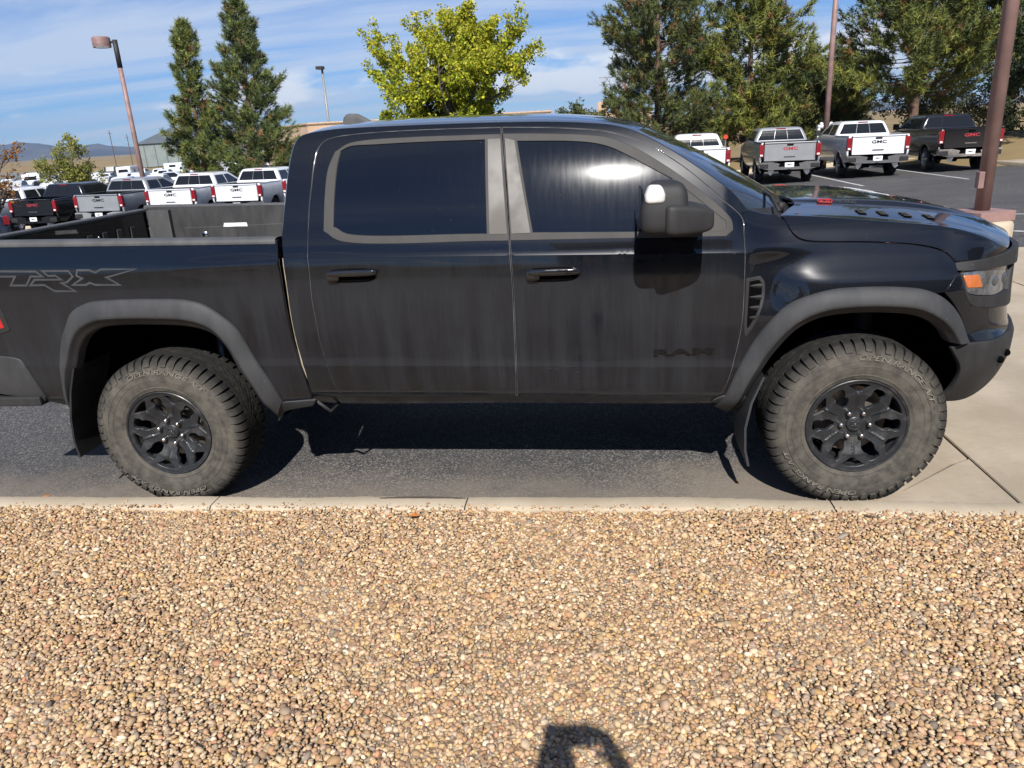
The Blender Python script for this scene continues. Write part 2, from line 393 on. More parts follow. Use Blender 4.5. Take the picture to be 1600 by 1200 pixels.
def cdt_panel(outline, holes, grid, extra_rows=()):
    loops = [outline]+list(holes); V = []; E = []
    for lp in loops:
        b = len(V); V += [tuple(q) for q in lp]; n = len(lp); E += [(b+i, b+(i+1) % n) for i in range(n)]
    mn, mx = outline.min(0), outline.max(0)
    xs = np.arange(mn[0]+grid*.5, mx[0], grid); zs = np.arange(mn[1]+grid*.5, mx[1], grid)
    Gx, Gz = np.meshgrid(xs, zs); Gx = Gx+((np.arange(len(zs)) % 2)*grid*.5)[:, None]
    Q = np.stack([Gx.ravel(), Gz.ravel()], 1)
    for fz in extra_rows:
        xx = np.arange(mn[0], mx[0], grid*.7); keep = np.abs(Q[:, 1]-fz(Q[:, 0])) > .006; Q = Q[keep]
        for dz in (-.0022, .0022): Q = np.concatenate([Q, np.stack([xx, fz(xx)+dz], 1)])
    m = inside(outline, Q)
    for h in holes: m &= ~inside(h, Q)
    Q = Q[m]; Bd = np.concatenate(loops)
    if len(Q):
        dist = np.min(np.hypot(Q[:, None, 0]-Bd[None, :, 0], Q[:, None, 1]-Bd[None, :, 1]), 1); Q = Q[dist > min(grid*.35, .006)]
    V += [tuple(q) for q in Q]
    vo, eo, fo, _, _, _ = delaunay_2d_cdt([Vector(q) for q in V], E, [], 0, 1e-6)
    vo = np.array([tuple(q) for q in vo]); F = np.array([tuple(f) for f in fo if len(f) == 3])
    c = vo[F].mean(1); k = inside(outline, c)
    for h in holes: k &= ~inside(h, c)
    F = F[k]
    a = np.cross(vo[F[:, 1]]-vo[F[:, 0]], vo[F[:, 2]]-vo[F[:, 0]]); F[a < 0] = F[a < 0][:, ::-1]
    return vo, F
def sides(name, v, f, mats, parent, idx=None, nor=None, far=True, smooth=True):
    """the near piece and its mirror image on the far side"""
    o = mobj(name, v, f, mats, parent, idx, nor, smooth)
    if far:
        w = np.array(v, float).reshape(-1, 3).copy(); w[:, 1] = 2*YC-w[:, 1]
        g = [tuple(q)[::-1] for q in f]; m = None
        if nor is not None: m = np.array(nor).copy(); m[:, 1] *= -1
        o2 = mobj(name, w, g, mats, parent if not isinstance(parent, tuple) else parent[1], idx, m, smooth)
        return o, o2
    return o, None
cab_rows = (lambda x: .765-.026*(np.clip(x, -1.3, 3.1)-2), lambda x: 1.345-.026*(np.clip(x, -1.3, 3.1)-2))
def panel_arrays(outline, holes=(), off=0.0, grid=.03, flange=.028, edge=.0028, bed=False, rows=(), step=.012, S=None):
    O = resample(outline, step); H = [resample(h, step) for h in holes]
    if signed_area(O) < 0: O = O[::-1]
    H = [h if signed_area(h) < 0 else h[::-1] for h in H]
    vo, F = cdt_panel(O, H, grid, rows)
    of = off if callable(off) else (lambda s, z: off)
    SF = S or (lambda s, z, d: surf(s, z, d, bed))
    ev = lambda q, e=0.0: SF(q[:, 0], q[:, 1], of(q[:, 0], q[:, 1])+e)
    def nrm(q):
        h = .0015; a = ev(q+[h, 0])-ev(q-[h, 0]); b = ev(q+[0, h])-ev(q-[0, h]); n = np.cross(a, b); return n/np.linalg.norm(n, axis=1)[:, None]
    V = [ev(vo)]; N = [nrm(vo)]; FF = [tuple(f) for f in F]; IDX = [0]*len(F); base = len(vo)
    # rolled edge: a 3 mm radius then a return flange
    for lp in [O]+H:
        t = np.roll(lp, -1, 0)-np.roll(lp, 1, 0); t /= np.linalg.norm(t, axis=1)[:, None]+1e-12; out = np.stack([t[:, 1], -t[:, 0]], 1)
        n0 = nrm(lp); p0 = ev(lp); p1 = ev(lp+out*edge, edge); p2 = ev(lp+out*edge, flange)
        side = p1-ev(lp, edge); side /= np.linalg.norm(side, axis=1)[:, None]+1e-12
        k = len(lp); V += [p0, p1, p2]; N += [n0, side*.8+n0*.6, side]
        for i in range(k):
            j = (i+1) % k
            FF.append((base+i, base+k+i, base+k+j, base+j)); IDX.append(1)
            FF.append((base+k+i, base+2*k+i, base+2*k+j, base+k+j)); IDX.append(2)
        base += 3*k
    return np.concatenate(V), FF, np.concatenate(N), IDX
def panel(name, outline, mats, parent, far=True, edge_mat=None, **k):
    v, f, n, i = panel_arrays(outline, **k)
    m = mats if isinstance(mats, list) else [mats, edge_mat or mats, mats]
    return sides(name, v, f, m, parent, i, n/np.linalg.norm(n, axis=1)[:, None], far)
def S1(s, z, off=0.0, bed=False): return surf(np.array([float(s)]), np.array([float(z)]), off, bed)[0]

hero = thing('pickup_truck', 'large dusty black crew cab off-road pickup with wide fender flares parked along the kerb', 'pickup truck', (1.8, YC, 0))

# ---- bed sides
rf_o = [(-.648, .581), (-.602, .739), (-.577, .864), (-.529, .984), (-.488, 1.05), (-.425, 1.136), (-.366, 1.17), (-.293, 1.192), (-.166, 1.199), (.077, 1.196), (.24, 1.186), (.348, 1.155), (.426, 1.093), (.491, 1.022), (.556, .852), (.622, .705), (.655, .585)]
rf_i = [(-.606, .500), (-.546, .705), (-.484, .835), (-.443, .924), (-.392, .987), (-.331, 1.025), (-.26, 1.049), (-.153, 1.057), (.051, 1.053), (.236, 1.036), (.345, .997), (.4, .937), (.454, .794), (.513, .653), (.541, .533), (.572, .44)]
ff_o = [(3.008, .494), (3.048, .565), (3.103, .723), (3.171, .869), (3.241, .976), (3.322, 1.06), (3.406, 1.104), (3.519, 1.134), (3.678, 1.141), (3.819, 1.136), (3.932, 1.121), (4.009, 1.088), (4.072, 1.036), (4.137, .951), (4.179, .857)]
ff_i = [(3.125, .43), (3.159, .572), (3.228, .73), (3.295, .843), (3.373, .939), (3.465, .994), (3.597, 1.016), (3.777, 1.014), (3.899, .998), (3.988, .957), (4.043, .91), (4.085, .856)]
arch_r = [(a*.985, b-.02) for a, b in rf_o]
bed_pts = [(-1.15, .905), (-.86, .885), (-.822, .867), (-.772, .61), (-.667, .571)]+arch_r[1:]+[(.645, .572), (.818, .594), (.807, .719), (.777, .911), (.771, 1.091), (.77, 1.256), (.77, 1.403), (.768, 1.469), (-.034, 1.493), (-.765, 1.515), (-1.15, 1.526)]
bed_panels = panel('bed_side', bed_pts, paint, hero, bed=True, rows=(lambda x: .765-.026*(np.clip(x, -1.3, 3.1)-2),))
# printed letters on the bed flank
trx = {'T': [(-80, 200), (262, 203), (318, 243), (225, 243), (190, 308), (70, 308), (106, 243), (-80, 243)],
       'R': [(305, 200), (500, 200), (532, 243), (487, 285), (452, 291), (550, 350), (392, 350), (320, 305), (213, 308), (250, 262), (440, 262), (402, 237), (350, 240)],
       'X': [(560, 195), (650, 195), (690, 212), (730, 190), (985, 190), (775, 250), (870, 305), (690, 305), (650, 290), (620, 305), (520, 305), (592, 256), (553, 238)]}
for far in (0, 1):
    mb = MB()
    for L_, poly in trx.items():
        P = []
        for a, b in poly:
            px, py = a*.2166, 380+b*.2166; P.append((-.781+.00367*px-.0006*(py-422), 1.38-.000116*px-.0034*(py-422)))
        P = np.array(P); n = len(P)
        c = P if signed_area(P) > 0 else P[::-1]
        wd = .007
        ins = []
        for i in range(n):
            a = c[i]-c[i-1]; b = c[(i+1) % n]-c[i]; a /= np.linalg.norm(a); b /= np.linalg.norm(b)
            na = np.array([-a[1], a[0]]); nb = np.array([-b[1], b[0]]); m = na+nb; m /= max(.35, np.dot(m, m)**.5); k = wd/max(.35, np.dot(m, na)); ins.append((c[i]-m*k*.5, c[i]+m*k*1.0))
        for i in range(n):
            j = (i+1) % n; m_ = 10
            G = [[S1(*(ins[i][e]*(1-t/m_)+ins[j][e]*t/m_), -.0012, True) for t in range(m_+1)] for e in (0, 1)]
            mb.grid(G)
    if far: mb.v = [(x, 2*YC-y, z) for x, y, z in mb.v]
    mb.build('flank_lettering', decal, bed_panels[far], fix=False, smooth=True)

# ---- flares
def flare(name, o, i, parent, bed, foot=None):
    A = resample(o, .02, False, 80); B = resample(i, .02, False, 80); N_ = 64
    def even(P):
        d = np.concatenate([[0], np.cumsum(np.linalg.norm(np.diff(P, axis=0), axis=1))]); u = np.linspace(0, d[-1], N_); return np.stack([np.interp(u, d, P[:, k]) for k in (0, 1)], 1)
    A, B = even(A), even(B)
    prof = [(-.012, .03), (-.012, -.002), (0, -.010), (.04, -.016), (.15, -.026), (.35, -.038), (.55, -.045), (.64, -.046), (.68, -.043), (.74, -.032), (.9, -.012), (.975, -.004), (1.0, .004), (1.0, .06)]
    G = []; NN = []
    for t, off in prof:
        Q = A+(B-A)*t; G.append(surf(Q[:, 0], Q[:, 1], off*1.0+0, bed))
    G = np.array(G); mb = MB(); mb.grid(G, 0)
    # end caps
    for e in (0, N_-1):
        b = len(mb.v); mb.v += [tuple(q) for q in G[:, e]]; mb.f.append(tuple(range(b, b+len(prof)))); mb.i.append(0)
    o1 = mobj(name, mb.v, mb.f, plast, parent, smooth=True)
    bm = bmesh.new(); bm.from_mesh(o1.data); bmesh.ops.recalc_face_normals(bm, faces=bm.faces); bm.to_mesh(o1.data); bm.free(); o1.data.set_sharp_from_angle(angle=R(50))
    o2 = mobj(name, [(x, 2*YC-y, z) for x, y, z in mb.v], [q[::-1] for q in mb.f], plast, parent, smooth=True)
    bm = bmesh.new(); bm.from_mesh(o2.data); bmesh.ops.recalc_face_normals(bm, faces=bm.faces); bm.to_mesh(o2.data); bm.free(); o2.data.set_sharp_from_angle(angle=R(50))
    # dark liner of the wheel house
    Bl = B if bed else np.concatenate([B, [(4.15, .83), (4.21, .76), (4.215, .66), (4.20, .50)]]); NL = len(Bl)
    L0 = surf(Bl[:, 0], Bl[:, 1], .05, bed); mbl = MB()
    L0[:, 2] = np.maximum(L0[:, 2], .40)
    yc_ = L0[:, 1].mean()
    mid = np.array([L0[:, 0].mean(), 0, .45]); G = [L0]
    for d, k in ((.05, 1.03), (.30, 1.05), (.62, 1.05)):
        q = L0.copy(); q[:, 1] = L0[:, 1]+d; q[:, 0] = mid[0]+(q[:, 0]-mid[0])*k; q[:, 2] = mid[2]+(q[:, 2]-mid[2])*k; G.append(q)
    mbl.grid(G); b = len(mbl.v); mbl.v += [tuple(q) for q in G[-1]]; mbl.f.append(tuple(range(b, b+NL))); mbl.i.append(0)
    for far in (0, 1):
        vv = mbl.v if not far else [(x, 2*YC-y, z) for x, y, z in mbl.v]; mobj('wheel_house', vv, mbl.f, black, parent, smooth=True)
    return o1, o2
flare('wheel_flare', rf_o, rf_i, hero, True); flare('wheel_flare', ff_o, ff_i, hero, False)
# foot of the rear flare running forward under the bed
panel('flare_foot', [(.575, .435), (.60, .50), (.655, .575), (.845, .588), (.818, .551), (.63, .503)], plast, hero, off=-.018, bed=True, grid=.04, rows=())
panel('flare_foot', [(2.99, .535), (3.04, .57), (3.155, .565), (3.14, .47), (3.07, .50)], plast, hero, off=-.012, grid=.04)

# ---- cab: fixed side frame, doors, glass
rdoor = [(.926, 1.384), (.927, 1.286), (.921, 1.162), (.924, 1.065), (.930, .923), (.953, .77), (.974, .66), (.998, .607), (1.044, .594), (1.515, .588), (1.958, .587), (1.965, .663), (1.973, .949), (1.977, 1.194), (1.972, 1.345), (1.969, 1.442), (1.957, 1.678), (1.938, 1.906), (1.933, 1.954), (1.628, 1.963), (1.292, 1.966), (1.165, 1.962), (1.063, 1.953), (1.012, 1.937), (.983, 1.901), (.965, 1.827), (.954, 1.734), (.941, 1.632), (.935, 1.539), (.929, 1.445)]
fdoor = [(1.968, .587), (2.483, .58), (2.979, .575), (3.027, .582), (3.054, .644), (3.086, .783), (3.113, .97), (3.116, 1.2), (3.115, 1.33), (3.112, 1.409), (3.112, 1.454), (3.100, 1.485), (3.004, 1.571), (2.918, 1.65), (2.832, 1.722), (2.746, 1.782), (2.658, 1.835), (2.568, 1.873), (2.479, 1.901), (2.389, 1.917), (2.204, 1.937), (1.9425, 1.954), (1.9475, 1.906), (1.966, 1.677), (1.978, 1.442), (1.981, 1.345), (1.986, 1.194), (1.982, .949), (1.974, .663)]
rtrim = [(1.016, 1.504), (1.023, 1.659), (1.039, 1.799), (1.074, 1.882), (1.141, 1.918), (1.226, 1.929), (1.462, 1.932), (1.9305, 1.922), (1.935, 1.906), (1.9655, 1.442), (1.9655, 1.42), (1.099, 1.454), (1.032, 1.494)]
rglass = [(1.062, 1.518), (1.067, 1.657), (1.08, 1.812), (1.098, 1.889), (1.148, 1.910), (1.294, 1.913), (1.546, 1.912), (1.857, 1.905), (1.863, 1.451), (1.133, 1.481), (1.079, 1.511)]
ftrim = [(1.946, 1.923), (2.11, 1.915), (2.388, 1.891), (2.495, 1.869), (2.621, 1.81), (2.745, 1.732), (2.875, 1.637), (3.003, 1.528), (3.055, 1.466), (3.06, 1.425), (3.027, 1.399), (1.982, 1.421), (1.9805, 1.444), (1.9515, 1.906)]
fglass = [(2.013, 1.89), (2.296, 1.875), (2.405, 1.86), (2.478, 1.839), (2.566, 1.796), (2.655, 1.745), (2.782, 1.674), (2.80, 1.423), (2.649, 1.428), (2.088, 1.448)]
sail = [(2.790, 1.668), (3.032, 1.468), (3.036, 1.427), (3.019, 1.419), (2.808, 1.4228)]
cab_rear = [(.811, .515), (.824, .715), (.804, .89), (.796, 1.051), (.798, 1.234), (.796, 1.382), (.793, 1.479), (.800, 1.544), (.814, 1.669), (.831, 1.815), (.852, 1.918), (.871, 1.955), (.897, 1.972), (.941, 1.981)]
rail = [(1.033, 1.990), (1.1, 1.993), (1.289, 1.992), (1.592, 1.987), (1.924, 1.978), (2.184, 1.966), (2.37, 1.950), (2.491, 1.933), (2.606, 1.897), (2.735, 1.828), (2.894, 1.722), (3.051, 1.602), (3.132, 1.513)]
g = .0055
def grow(poly, d):
    P = np.array(poly); sgn = 1 if signed_area(P) > 0 else -1
    t = np.roll(P, -1, 0)-np.roll(P, 1, 0); t /= np.linalg.norm(t, axis=1)[:, None]; return [tuple(q) for q in P+np.stack([t[:, 1], -t[:, 0]], 1)*d*sgn]
both = [(.926, 1.384)]+rdoor[1:11]+fdoor[1:22]+rdoor[19:]
cab_out = [(.86, .535), (1.937, .527), (2.979, .518), (3.06, .53), (3.085, .64), (3.12, .78), (3.15, .97), (3.15, 1.2), (3.15, 1.40), (3.13, 1.50)]+rail[::-1]+cab_rear[::-1][:-1]+[(.815, .56)]
panel('cab_side_frame', cab_out, paint, hero, holes=[grow(both, g)], grid=.035, rows=cab_rows, edge=.004, flange=.04)
doors = {}
for nm, out, tr, gls, gm in (('rear_door', rdoor, rtrim, rglass, gl_back), ('front_door', fdoor, ftrim, fglass, gl_side)):
    d = panel(nm, out, [paint, dustline, paint], hero, holes=[grow(tr, -.004)], rows=cab_rows, grid=.03, edge=.0026)
    doors[nm] = d
    hole = [gls] if nm == 'rear_door' else [gls, sail]
    for q in (0, 1):
        v, f, n, i = panel_arrays(tr, holes=[grow(h, -.002) for h in hole], off=-.003, grid=.03, flange=.02)
        w, f2, n2, i2 = panel_arrays(gls, off=.004, grid=.035, flange=.012, edge=.001)
        if q:
            for a in (v, w): a[:, 1] = 2*YC-a[:, 1]
            for a in (n, n2): a[:, 1] *= -1
            f = [t[::-1] for t in f]; f2 = [t[::-1] for t in f2]
        mobj('window_moulding', v, f, trimgrey, d[q], None, n/np.linalg.norm(n, axis=1)[:, None])
        mobj('window_glass', w, f2, gm, d[q], None, n2/np.linalg.norm(n2, axis=1)[:, None])
        pc = [(1.869, 1.903), (1.931, 1.903), (1.961, 1.452), (1.874, 1.454)] if nm == 'rear_door' else [(1.956, 1.903), (2.003, 1.890), (2.078, 1.452), (1.985, 1.452)]
        v, f, n, i = panel_arrays(pc, off=-.006, grid=.04, flange=.004, edge=.002)
        if q: v[:, 1] = 2*YC-v[:, 1]; n[:, 1] *= -1; f = [t[::-1] for t in f]
        mobj('pillar_cover', v, f, pillarm, d[q], None, n/np.linalg.norm(n, axis=1)[:, None])
        if nm == 'front_door':
            v, f, n, i = panel_arrays(sail, off=.001, grid=.04, flange=.012, edge=.001)
            if q: v[:, 1] = 2*YC-v[:, 1]; n[:, 1] *= -1; f = [t[::-1] for t in f]
            mobj('mirror_sail', v, f, trimgrey, d[q], None, n/np.linalg.norm(n, axis=1)[:, None])
# cab rear flange in the bed gap, its sunlight painted as a tan strip
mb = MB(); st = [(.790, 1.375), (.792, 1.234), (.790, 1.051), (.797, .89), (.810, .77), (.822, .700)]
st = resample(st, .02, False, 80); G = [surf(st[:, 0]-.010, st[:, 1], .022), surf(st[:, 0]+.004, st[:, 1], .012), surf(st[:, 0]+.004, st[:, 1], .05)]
mb.grid(G); v0 = mb.v[:]; mobj('sunlit_flange_strip', mb.v, mb.f, tanstrip, hero); mobj('sunlit_flange_strip', [(x, 2*YC-y, z) for x, y, z in v0], [q[::-1] for q in mb.f], tanstrip, hero)

# door handles: recessed cup and a strap bar across it
for nm, c in (('rear_door', (1.150, 1.281)), ('front_door', (2.182, 1.250))):
    for q in (0, 1):
        p = S1(c[0], c[1]); mb = MB()
        mb.blob((p[0], p[1]-.000, p[2]-.004), (.128, .010, .036), .55, 28, 10, 1)
        mb.blob((p[0]+.01, p[1]-.022, p[2]+.011), (.130, .014, .017), .5, 28, 10, 0)
        mb.blob((p[0]-.095, p[1]-.012, p[2]-.002), (.035, .016, .028), .5, 20, 10, 0)
        if q: mb.v = [(x, 2*YC-y, z) for x, y, z in mb.v]
        mb.build('door_handle', [simple('handle_gloss', (.008, .008, .009), .12, coat=.8) if 'handle_gloss' not in MATS else MATS['handle_gloss'], black], doors[nm][q], smooth=True)
# raised letters low on the front door
tv, tf = text_mesh('RAM', .298, .036, 0, 0, .02)
for q in (0, 1):
    P = surf(2.683+tv[:, 0], .806+tv[:, 1]-.026*0+tv[:, 0]*(.004/.298), -.006)
    P2 = surf(2.683+tv[:, 0], .806+tv[:, 1]+tv[:, 0]*(.004/.298), .001)
    nv = len(tv); F = [tuple(f) for f in tf]; ed = {}
    for f in tf:
        for a, b in zip(f, f[1:]+f[:1]): ed[(a, b)] = 1
    W = [(a, b, nv+b, nv+a) for (a, b) in ed if (b, a) not in ed]
    V = np.concatenate([P, P2])
    if q: V[:, 1] = 2*YC-V[:, 1]; V[:nv*2, 0] = V[:, 0]
    mobj('door_lettering', V, F+W, badge_blk, doors['front_door'][q], smooth=False)

# ---- roof, windscreen, cab back
E0 = resample(cab_rear[9:]+rail[:9], .03, False, 100)
ed3 = surf(E0[:, 0], E0[:, 1], .002)
sel = ed3[int(np.argmax(ed3[:, 2] > 1.93)):]
zc = hermite([.80, .95, 1.4, 2.1, 2.4, 2.62, 2.75], [2.005, 2.03, 2.042, 2.022, 1.995, 1.955, 1.90])
G = []
for a in np.linspace(0, 1, 50):
    k = a*(len(sel)-1); i = int(min(k, len(sel)-2)); e = sel[i]*(1-(k-i))+sel[i+1]*(k-i)
    xc = .86+(2.70-.86)*a; row = []
    for t in np.linspace(0, 1, 22):
        tt = t; x = e[0]+(xc-e[0])*(1-(1-tt)**2); y = e[1]+(YC-e[1])*tt; s = 1-(1-tt)**2.6
        row.append((x, y, e[2]+.004*math.sin(min(1, tt*12)*math.pi)*-1+(float(zc(xc))-e[2])*s))
    G.append(row)
G = np.array(G); Gm = G.copy(); Gm[..., 1] = 2*YC-Gm[..., 1]; full = np.concatenate([G, Gm[:, ::-1][:, 1:]], 1)
mb = MB(); mb.grid(full); roof = mb.build('roof', paint, hero, smooth=True)
# windscreen between header and cowl
ws_e = resample(rail[8:], .03, False, 100); we = surf(ws_e[:, 0], ws_e[:, 1], .006)
front_row = full[-1]
G = []
for i in range(len(we)):
    a = i/(len(we)-1); e = we[i]; xc = 2.70+(3.50-2.70)*a; zcn = 1.925+(1.47-1.925)*a-.02*math.sin(a*math.pi)*-1; row = []
    for t in np.linspace(0, 1, 20):
        s = 1-(1-t)**2.3; row.append((e[0]+(xc-e[0])*s, e[1]+(YC-e[1])*t, e[2]+(zcn-e[2])*s))
    G.append(row)
G = np.array(G); Gm = G.copy(); Gm[..., 1] = 2*YC-Gm[..., 1]; wsG = np.concatenate([G, Gm[:, ::-1][:, 1:]], 1)
mb = MB(); mb.grid(wsG); ws = mb.build('windshield', gl_ws, hero, smooth=True)
# black frit band and wiper cowl
# cab back wall with rear window
cr = resample(cab_rear, .03, False, 100); c3 = surf(cr[:, 0], cr[:, 1], .004); G = []
for e in c3:
    row = []
    for t, dx in ((0, 0), (.012, -.010), (.035, -.020), (.08, -.026), (.3, -.03), (1, -.035)):
        row.append((e[0]+dx, e[1]+(YC-e[1])*t, e[2]+.02*max(0, (e[2]-1.9)/.08)*t))
    G.append(row)
G = np.array(G); Gm = G.copy(); Gm[..., 1] = 2*YC-Gm[..., 1]; full2 = np.concatenate([G, Gm[:, ::-1][:, 1:]], 1)
mb = MB(); mb.grid(full2); mb.build('cab_back', paint, hero, smooth=True)
MB().box((.798, YC, 1.73), (.004, .60, .17), bev=.003).build('rear_window', gl_back, hero)
# shark-fin antenna
mb = MB(); prof = [(.855, 2.015), (.868, 2.070), (.885, 2.087), (.91, 2.092), (.963, 2.087), (1.02, 2.055), (1.085, 2.02)]
G = []
for x, z in prof:
    row = []
    for t in np.linspace(-1, 1, 9):
        wd = .028*(1-.5*((z-2.01)/.07)); row.append((x, YC+t*wd, 2.008+(z-2.008)*(1-abs(t)**3)))
    G.append(row)
mb.grid(G); mb.build('roof_antenna', tailgrey, hero, smooth=True)

# ---- front fender
hoodcut = [(3.299, 1.468), (3.319, 1.446), (3.341, 1.403), (3.375, 1.369), (3.425, 1.354), (3.476, 1.349), (3.729, 1.337), (3.928, 1.316), (4.042, 1.281), (4.087, 1.237)]
arch_f = [(3.678+(a-3.678)*.985, b-.02) for a, b in ff_o]
fen_out = [(3.117, 1.484), (3.136, 1.508), (3.212, 1.484), (3.291, 1.466)]+[(a-.003, b-.005) for a, b in hoodcut[1:]]+[(4.087, 1.225), (4.089, 1.19), (4.022, 1.109)]+[q for q in arch_f[::-1] if q[0] < 4.0]+[(3.068, .66), (3.097, .783), (3.122, .97), (3.125, 1.2), (3.124, 1.33), (3.121, 1.409)]
vent = [(3.126, 1.196), (3.196, 1.2), (3.214, 1.177), (3.219, 1.109), (3.202, 1.036), (3.171, .954), (3.135, .90)]
fen = panel('front_fender', fen_out, paint, hero, grid=.028, rows=(), edge=.0034)
for q in (0, 1):
    v, f, n, i = panel_arrays([(3.1285, 1.19), (3.194, 1.196), (3.211, 1.175), (3.216, 1.109), (3.199, 1.036), (3.168, .956), (3.134, .90), (3.128, .93)], off=-.006, holes=[[(3.14, 1.178), (3.19, 1.183), (3.203, 1.168), (3.206, 1.112), (3.190, 1.04), (3.163, .975), (3.142, .935), (3.1365, .95)]], grid=.03, flange=.012)
    if q: v[:, 1] = 2*YC-v[:, 1]; n[:, 1] *= -1; f = [t[::-1] for t in f]
    vb = mobj('fender_vent', v, f, plast_dk, fen[q], None, n/np.linalg.norm(n, axis=1)[:, None])
    v, f, n, i = panel_arrays([(3.138, 1.18), (3.192, 1.185), (3.206, 1.168), (3.208, 1.112), (3.192, 1.04), (3.165, .973), (3.142, .932), (3.135, .95)], off=-.002, grid=.04, flange=.006)
    if q: v[:, 1] = 2*YC-v[:, 1]; n[:, 1] *= -1; f = [t[::-1] for t in f]
    mobj('vent_backing', v, f, black, vb if False else fen[q], None, n/np.linalg.norm(n, axis=1)[:, None])
    for zb, xr in ((1.155, 3.203), (1.10, 3.203), (1.05, 3.19), (1.0, 3.173)):
        mb = MB(); x0 = 3.145; G = []
        for t in np.linspace(0, 1, 8):
            x = x0+(xr-x0)*t; h = .016*(t**.6)+.001
            G.append([S1(x, zb-h, -.002), S1(x, zb-h*.3, -.010*t**.7-.002), S1(x, zb+h*.15, -.014*t**.7-.002), S1(x, zb+h*.5, -.002)])
        mb.grid(G)
        if q: mb.v = [(x, 2*YC-y, z) for x, y, z in mb.v]
        mb.build('vent_blade', plast_dk, fen[q], smooth=True)

# ---- hood
ridge = hermite([3.299, 3.5, 3.75, 3.95, 4.1, 4.25, 4.36, 4.45], [1.470, 1.455, 1.428, 1.405, 1.383, 1.342, 1.300, 1.272])
rs = np.linspace(3.299, 4.45, 60)
hs_out = [(a+.002, b+.004) for a, b in hoodcut[1:]]+[(4.25, 1.246), (4.44, 1.262)]+[(s, float(ridge(s))) for s in np.linspace(4.45, 3.31, 26)]
v, f, n, ix = panel_arrays(hs_out, grid=.025, edge=.003, flange=.02)
mbh = MB(); mbh.add(v, f, 0)
v2 = v.copy(); v2[:, 1] = 2*YC-v2[:, 1]; mbh.add(v2, [q[::-1] for q in f], 0)
RG = surf(rs, ridge(rs), 0.0)
zcen = hermite([3.40, 3.9, 4.2, 4.4, 4.53, 4.60, 4.63], [1.512, 1.487, 1.440, 1.388, 1.325, 1.285, 1.262])
Bp = hermite([0, .03, .08, .14, .36, .405, .455, .52, .7, 1.0], [0, .03, .07, .16, .50, .57, .92, .97, 1.0, 1.03])
xr = hermite([0, .2, .4, .55, 1.0], [0, .08, .15, .135, .10])
def hood_pt(u, vv, lift=0.0):
    k = u*(len(RG)-1); i = int(min(k, len(RG)-2)); e = RG[i]*(1-(k-i))+RG[i+1]*(k-i)
    xc = 3.299+(4.63-3.299)*u; xb = e[0]+(xc-e[0])*min(1, vv*1.25)**.8
    x = xb+(1-u)**3*float(xr(vv)); y = e[1]+(YC-e[1])*vv
    fade = float(sstep(1.0, .62, u)); B = float(Bp(vv))*fade+(1-fade)*(1-(1-vv)**2)
    z = e[2]+(float(zcen(x if vv > .99 else 3.299+(x-3.299)))-e[2])*B
    return (x, y, z+lift)
VV = np.concatenate([np.linspace(0, .16, 9), np.linspace(.2, .36, 5), np.linspace(.38, .54, 10), np.linspace(.58, 1, 9)])
G = np.array([[hood_pt(u, w) for w in VV] for u in np.linspace(0, 1, 56)])
Gm = G.copy(); Gm[..., 1] = 2*YC-Gm[..., 1]; HG = np.concatenate([G, Gm[:, ::-1][:, 1:]], 1)
mbh.grid(HG, 0)
rear = HG[0]; mbh.grid([rear, rear-np.array([0.0, 0, .012]), rear+np.array([.10, 0, -.05])], 0)
hood = mbh.build('hood', paint, hero, smooth=True, fix=True); hood.data.set_sharp_from_angle(angle=R(42))
# hood vents in the valley, badge on the flank of the bulge
for k, u in enumerate((.34, .43, .525, .62)):
    for q in (0, 1):
        mb = MB(); us = (u-.016, u+.016); du = -.018
        a = [hood_pt(us[0], .15, .003), hood_pt(us[1], .15, .003), hood_pt(us[1]+du, .25, .003), hood_pt(us[0]+du, .25, .003)]
        if q: a = [(x, 2*YC-y, z) for x, y, z in a]
        mb.add(a, [(0, 1, 2, 3)], 0)
        for t in (.2, .5, .8):
            l = [Vector(a[0])*(1-t)+Vector(a[3])*t, Vector(a[1])*(1-t)+Vector(a[2])*t]
            mb.tube([l[0]+Vector((0, 0, .002)), l[1]+Vector((0, 0, .002))], .003, 5, 1)
        mb.build('hood_vent', [black, plast_dk], hood, fix=False)
for q in (0, 1):
    for txt, u0, u1, m_ in (('6.2L', .155, .215, badge_red), ('SUPERCHARGED', .222, .335, decal)):
        tv, tf = text_mesh(txt, 1, 1, .15, 0, .01)
        P = [hood_pt(u0+(u1-u0)*a, .412+.036*b, .0035) for a, b, _ in tv]
        if q: P = [(x, 2*YC-y, z) for x, y, z in P]
        mobj('hood_lettering', P, tf, m_, hood, smooth=False)
    mb = MB()
    ring = [(.148, .412), (.212, .412), (.219, .427), (.212, .444), (.148, .444), (.142, .427)]
    for a in range(6):
        b = (a+1) % 6; mb.tube([hood_pt(*ring[a], .004), hood_pt(*ring[b], .004)], .0025, 5)
    if q: mb.v = [(x, 2*YC-y, z) for x, y, z in mb.v]
    mb.build('badge_outline', badge_red, hood, fix=False)
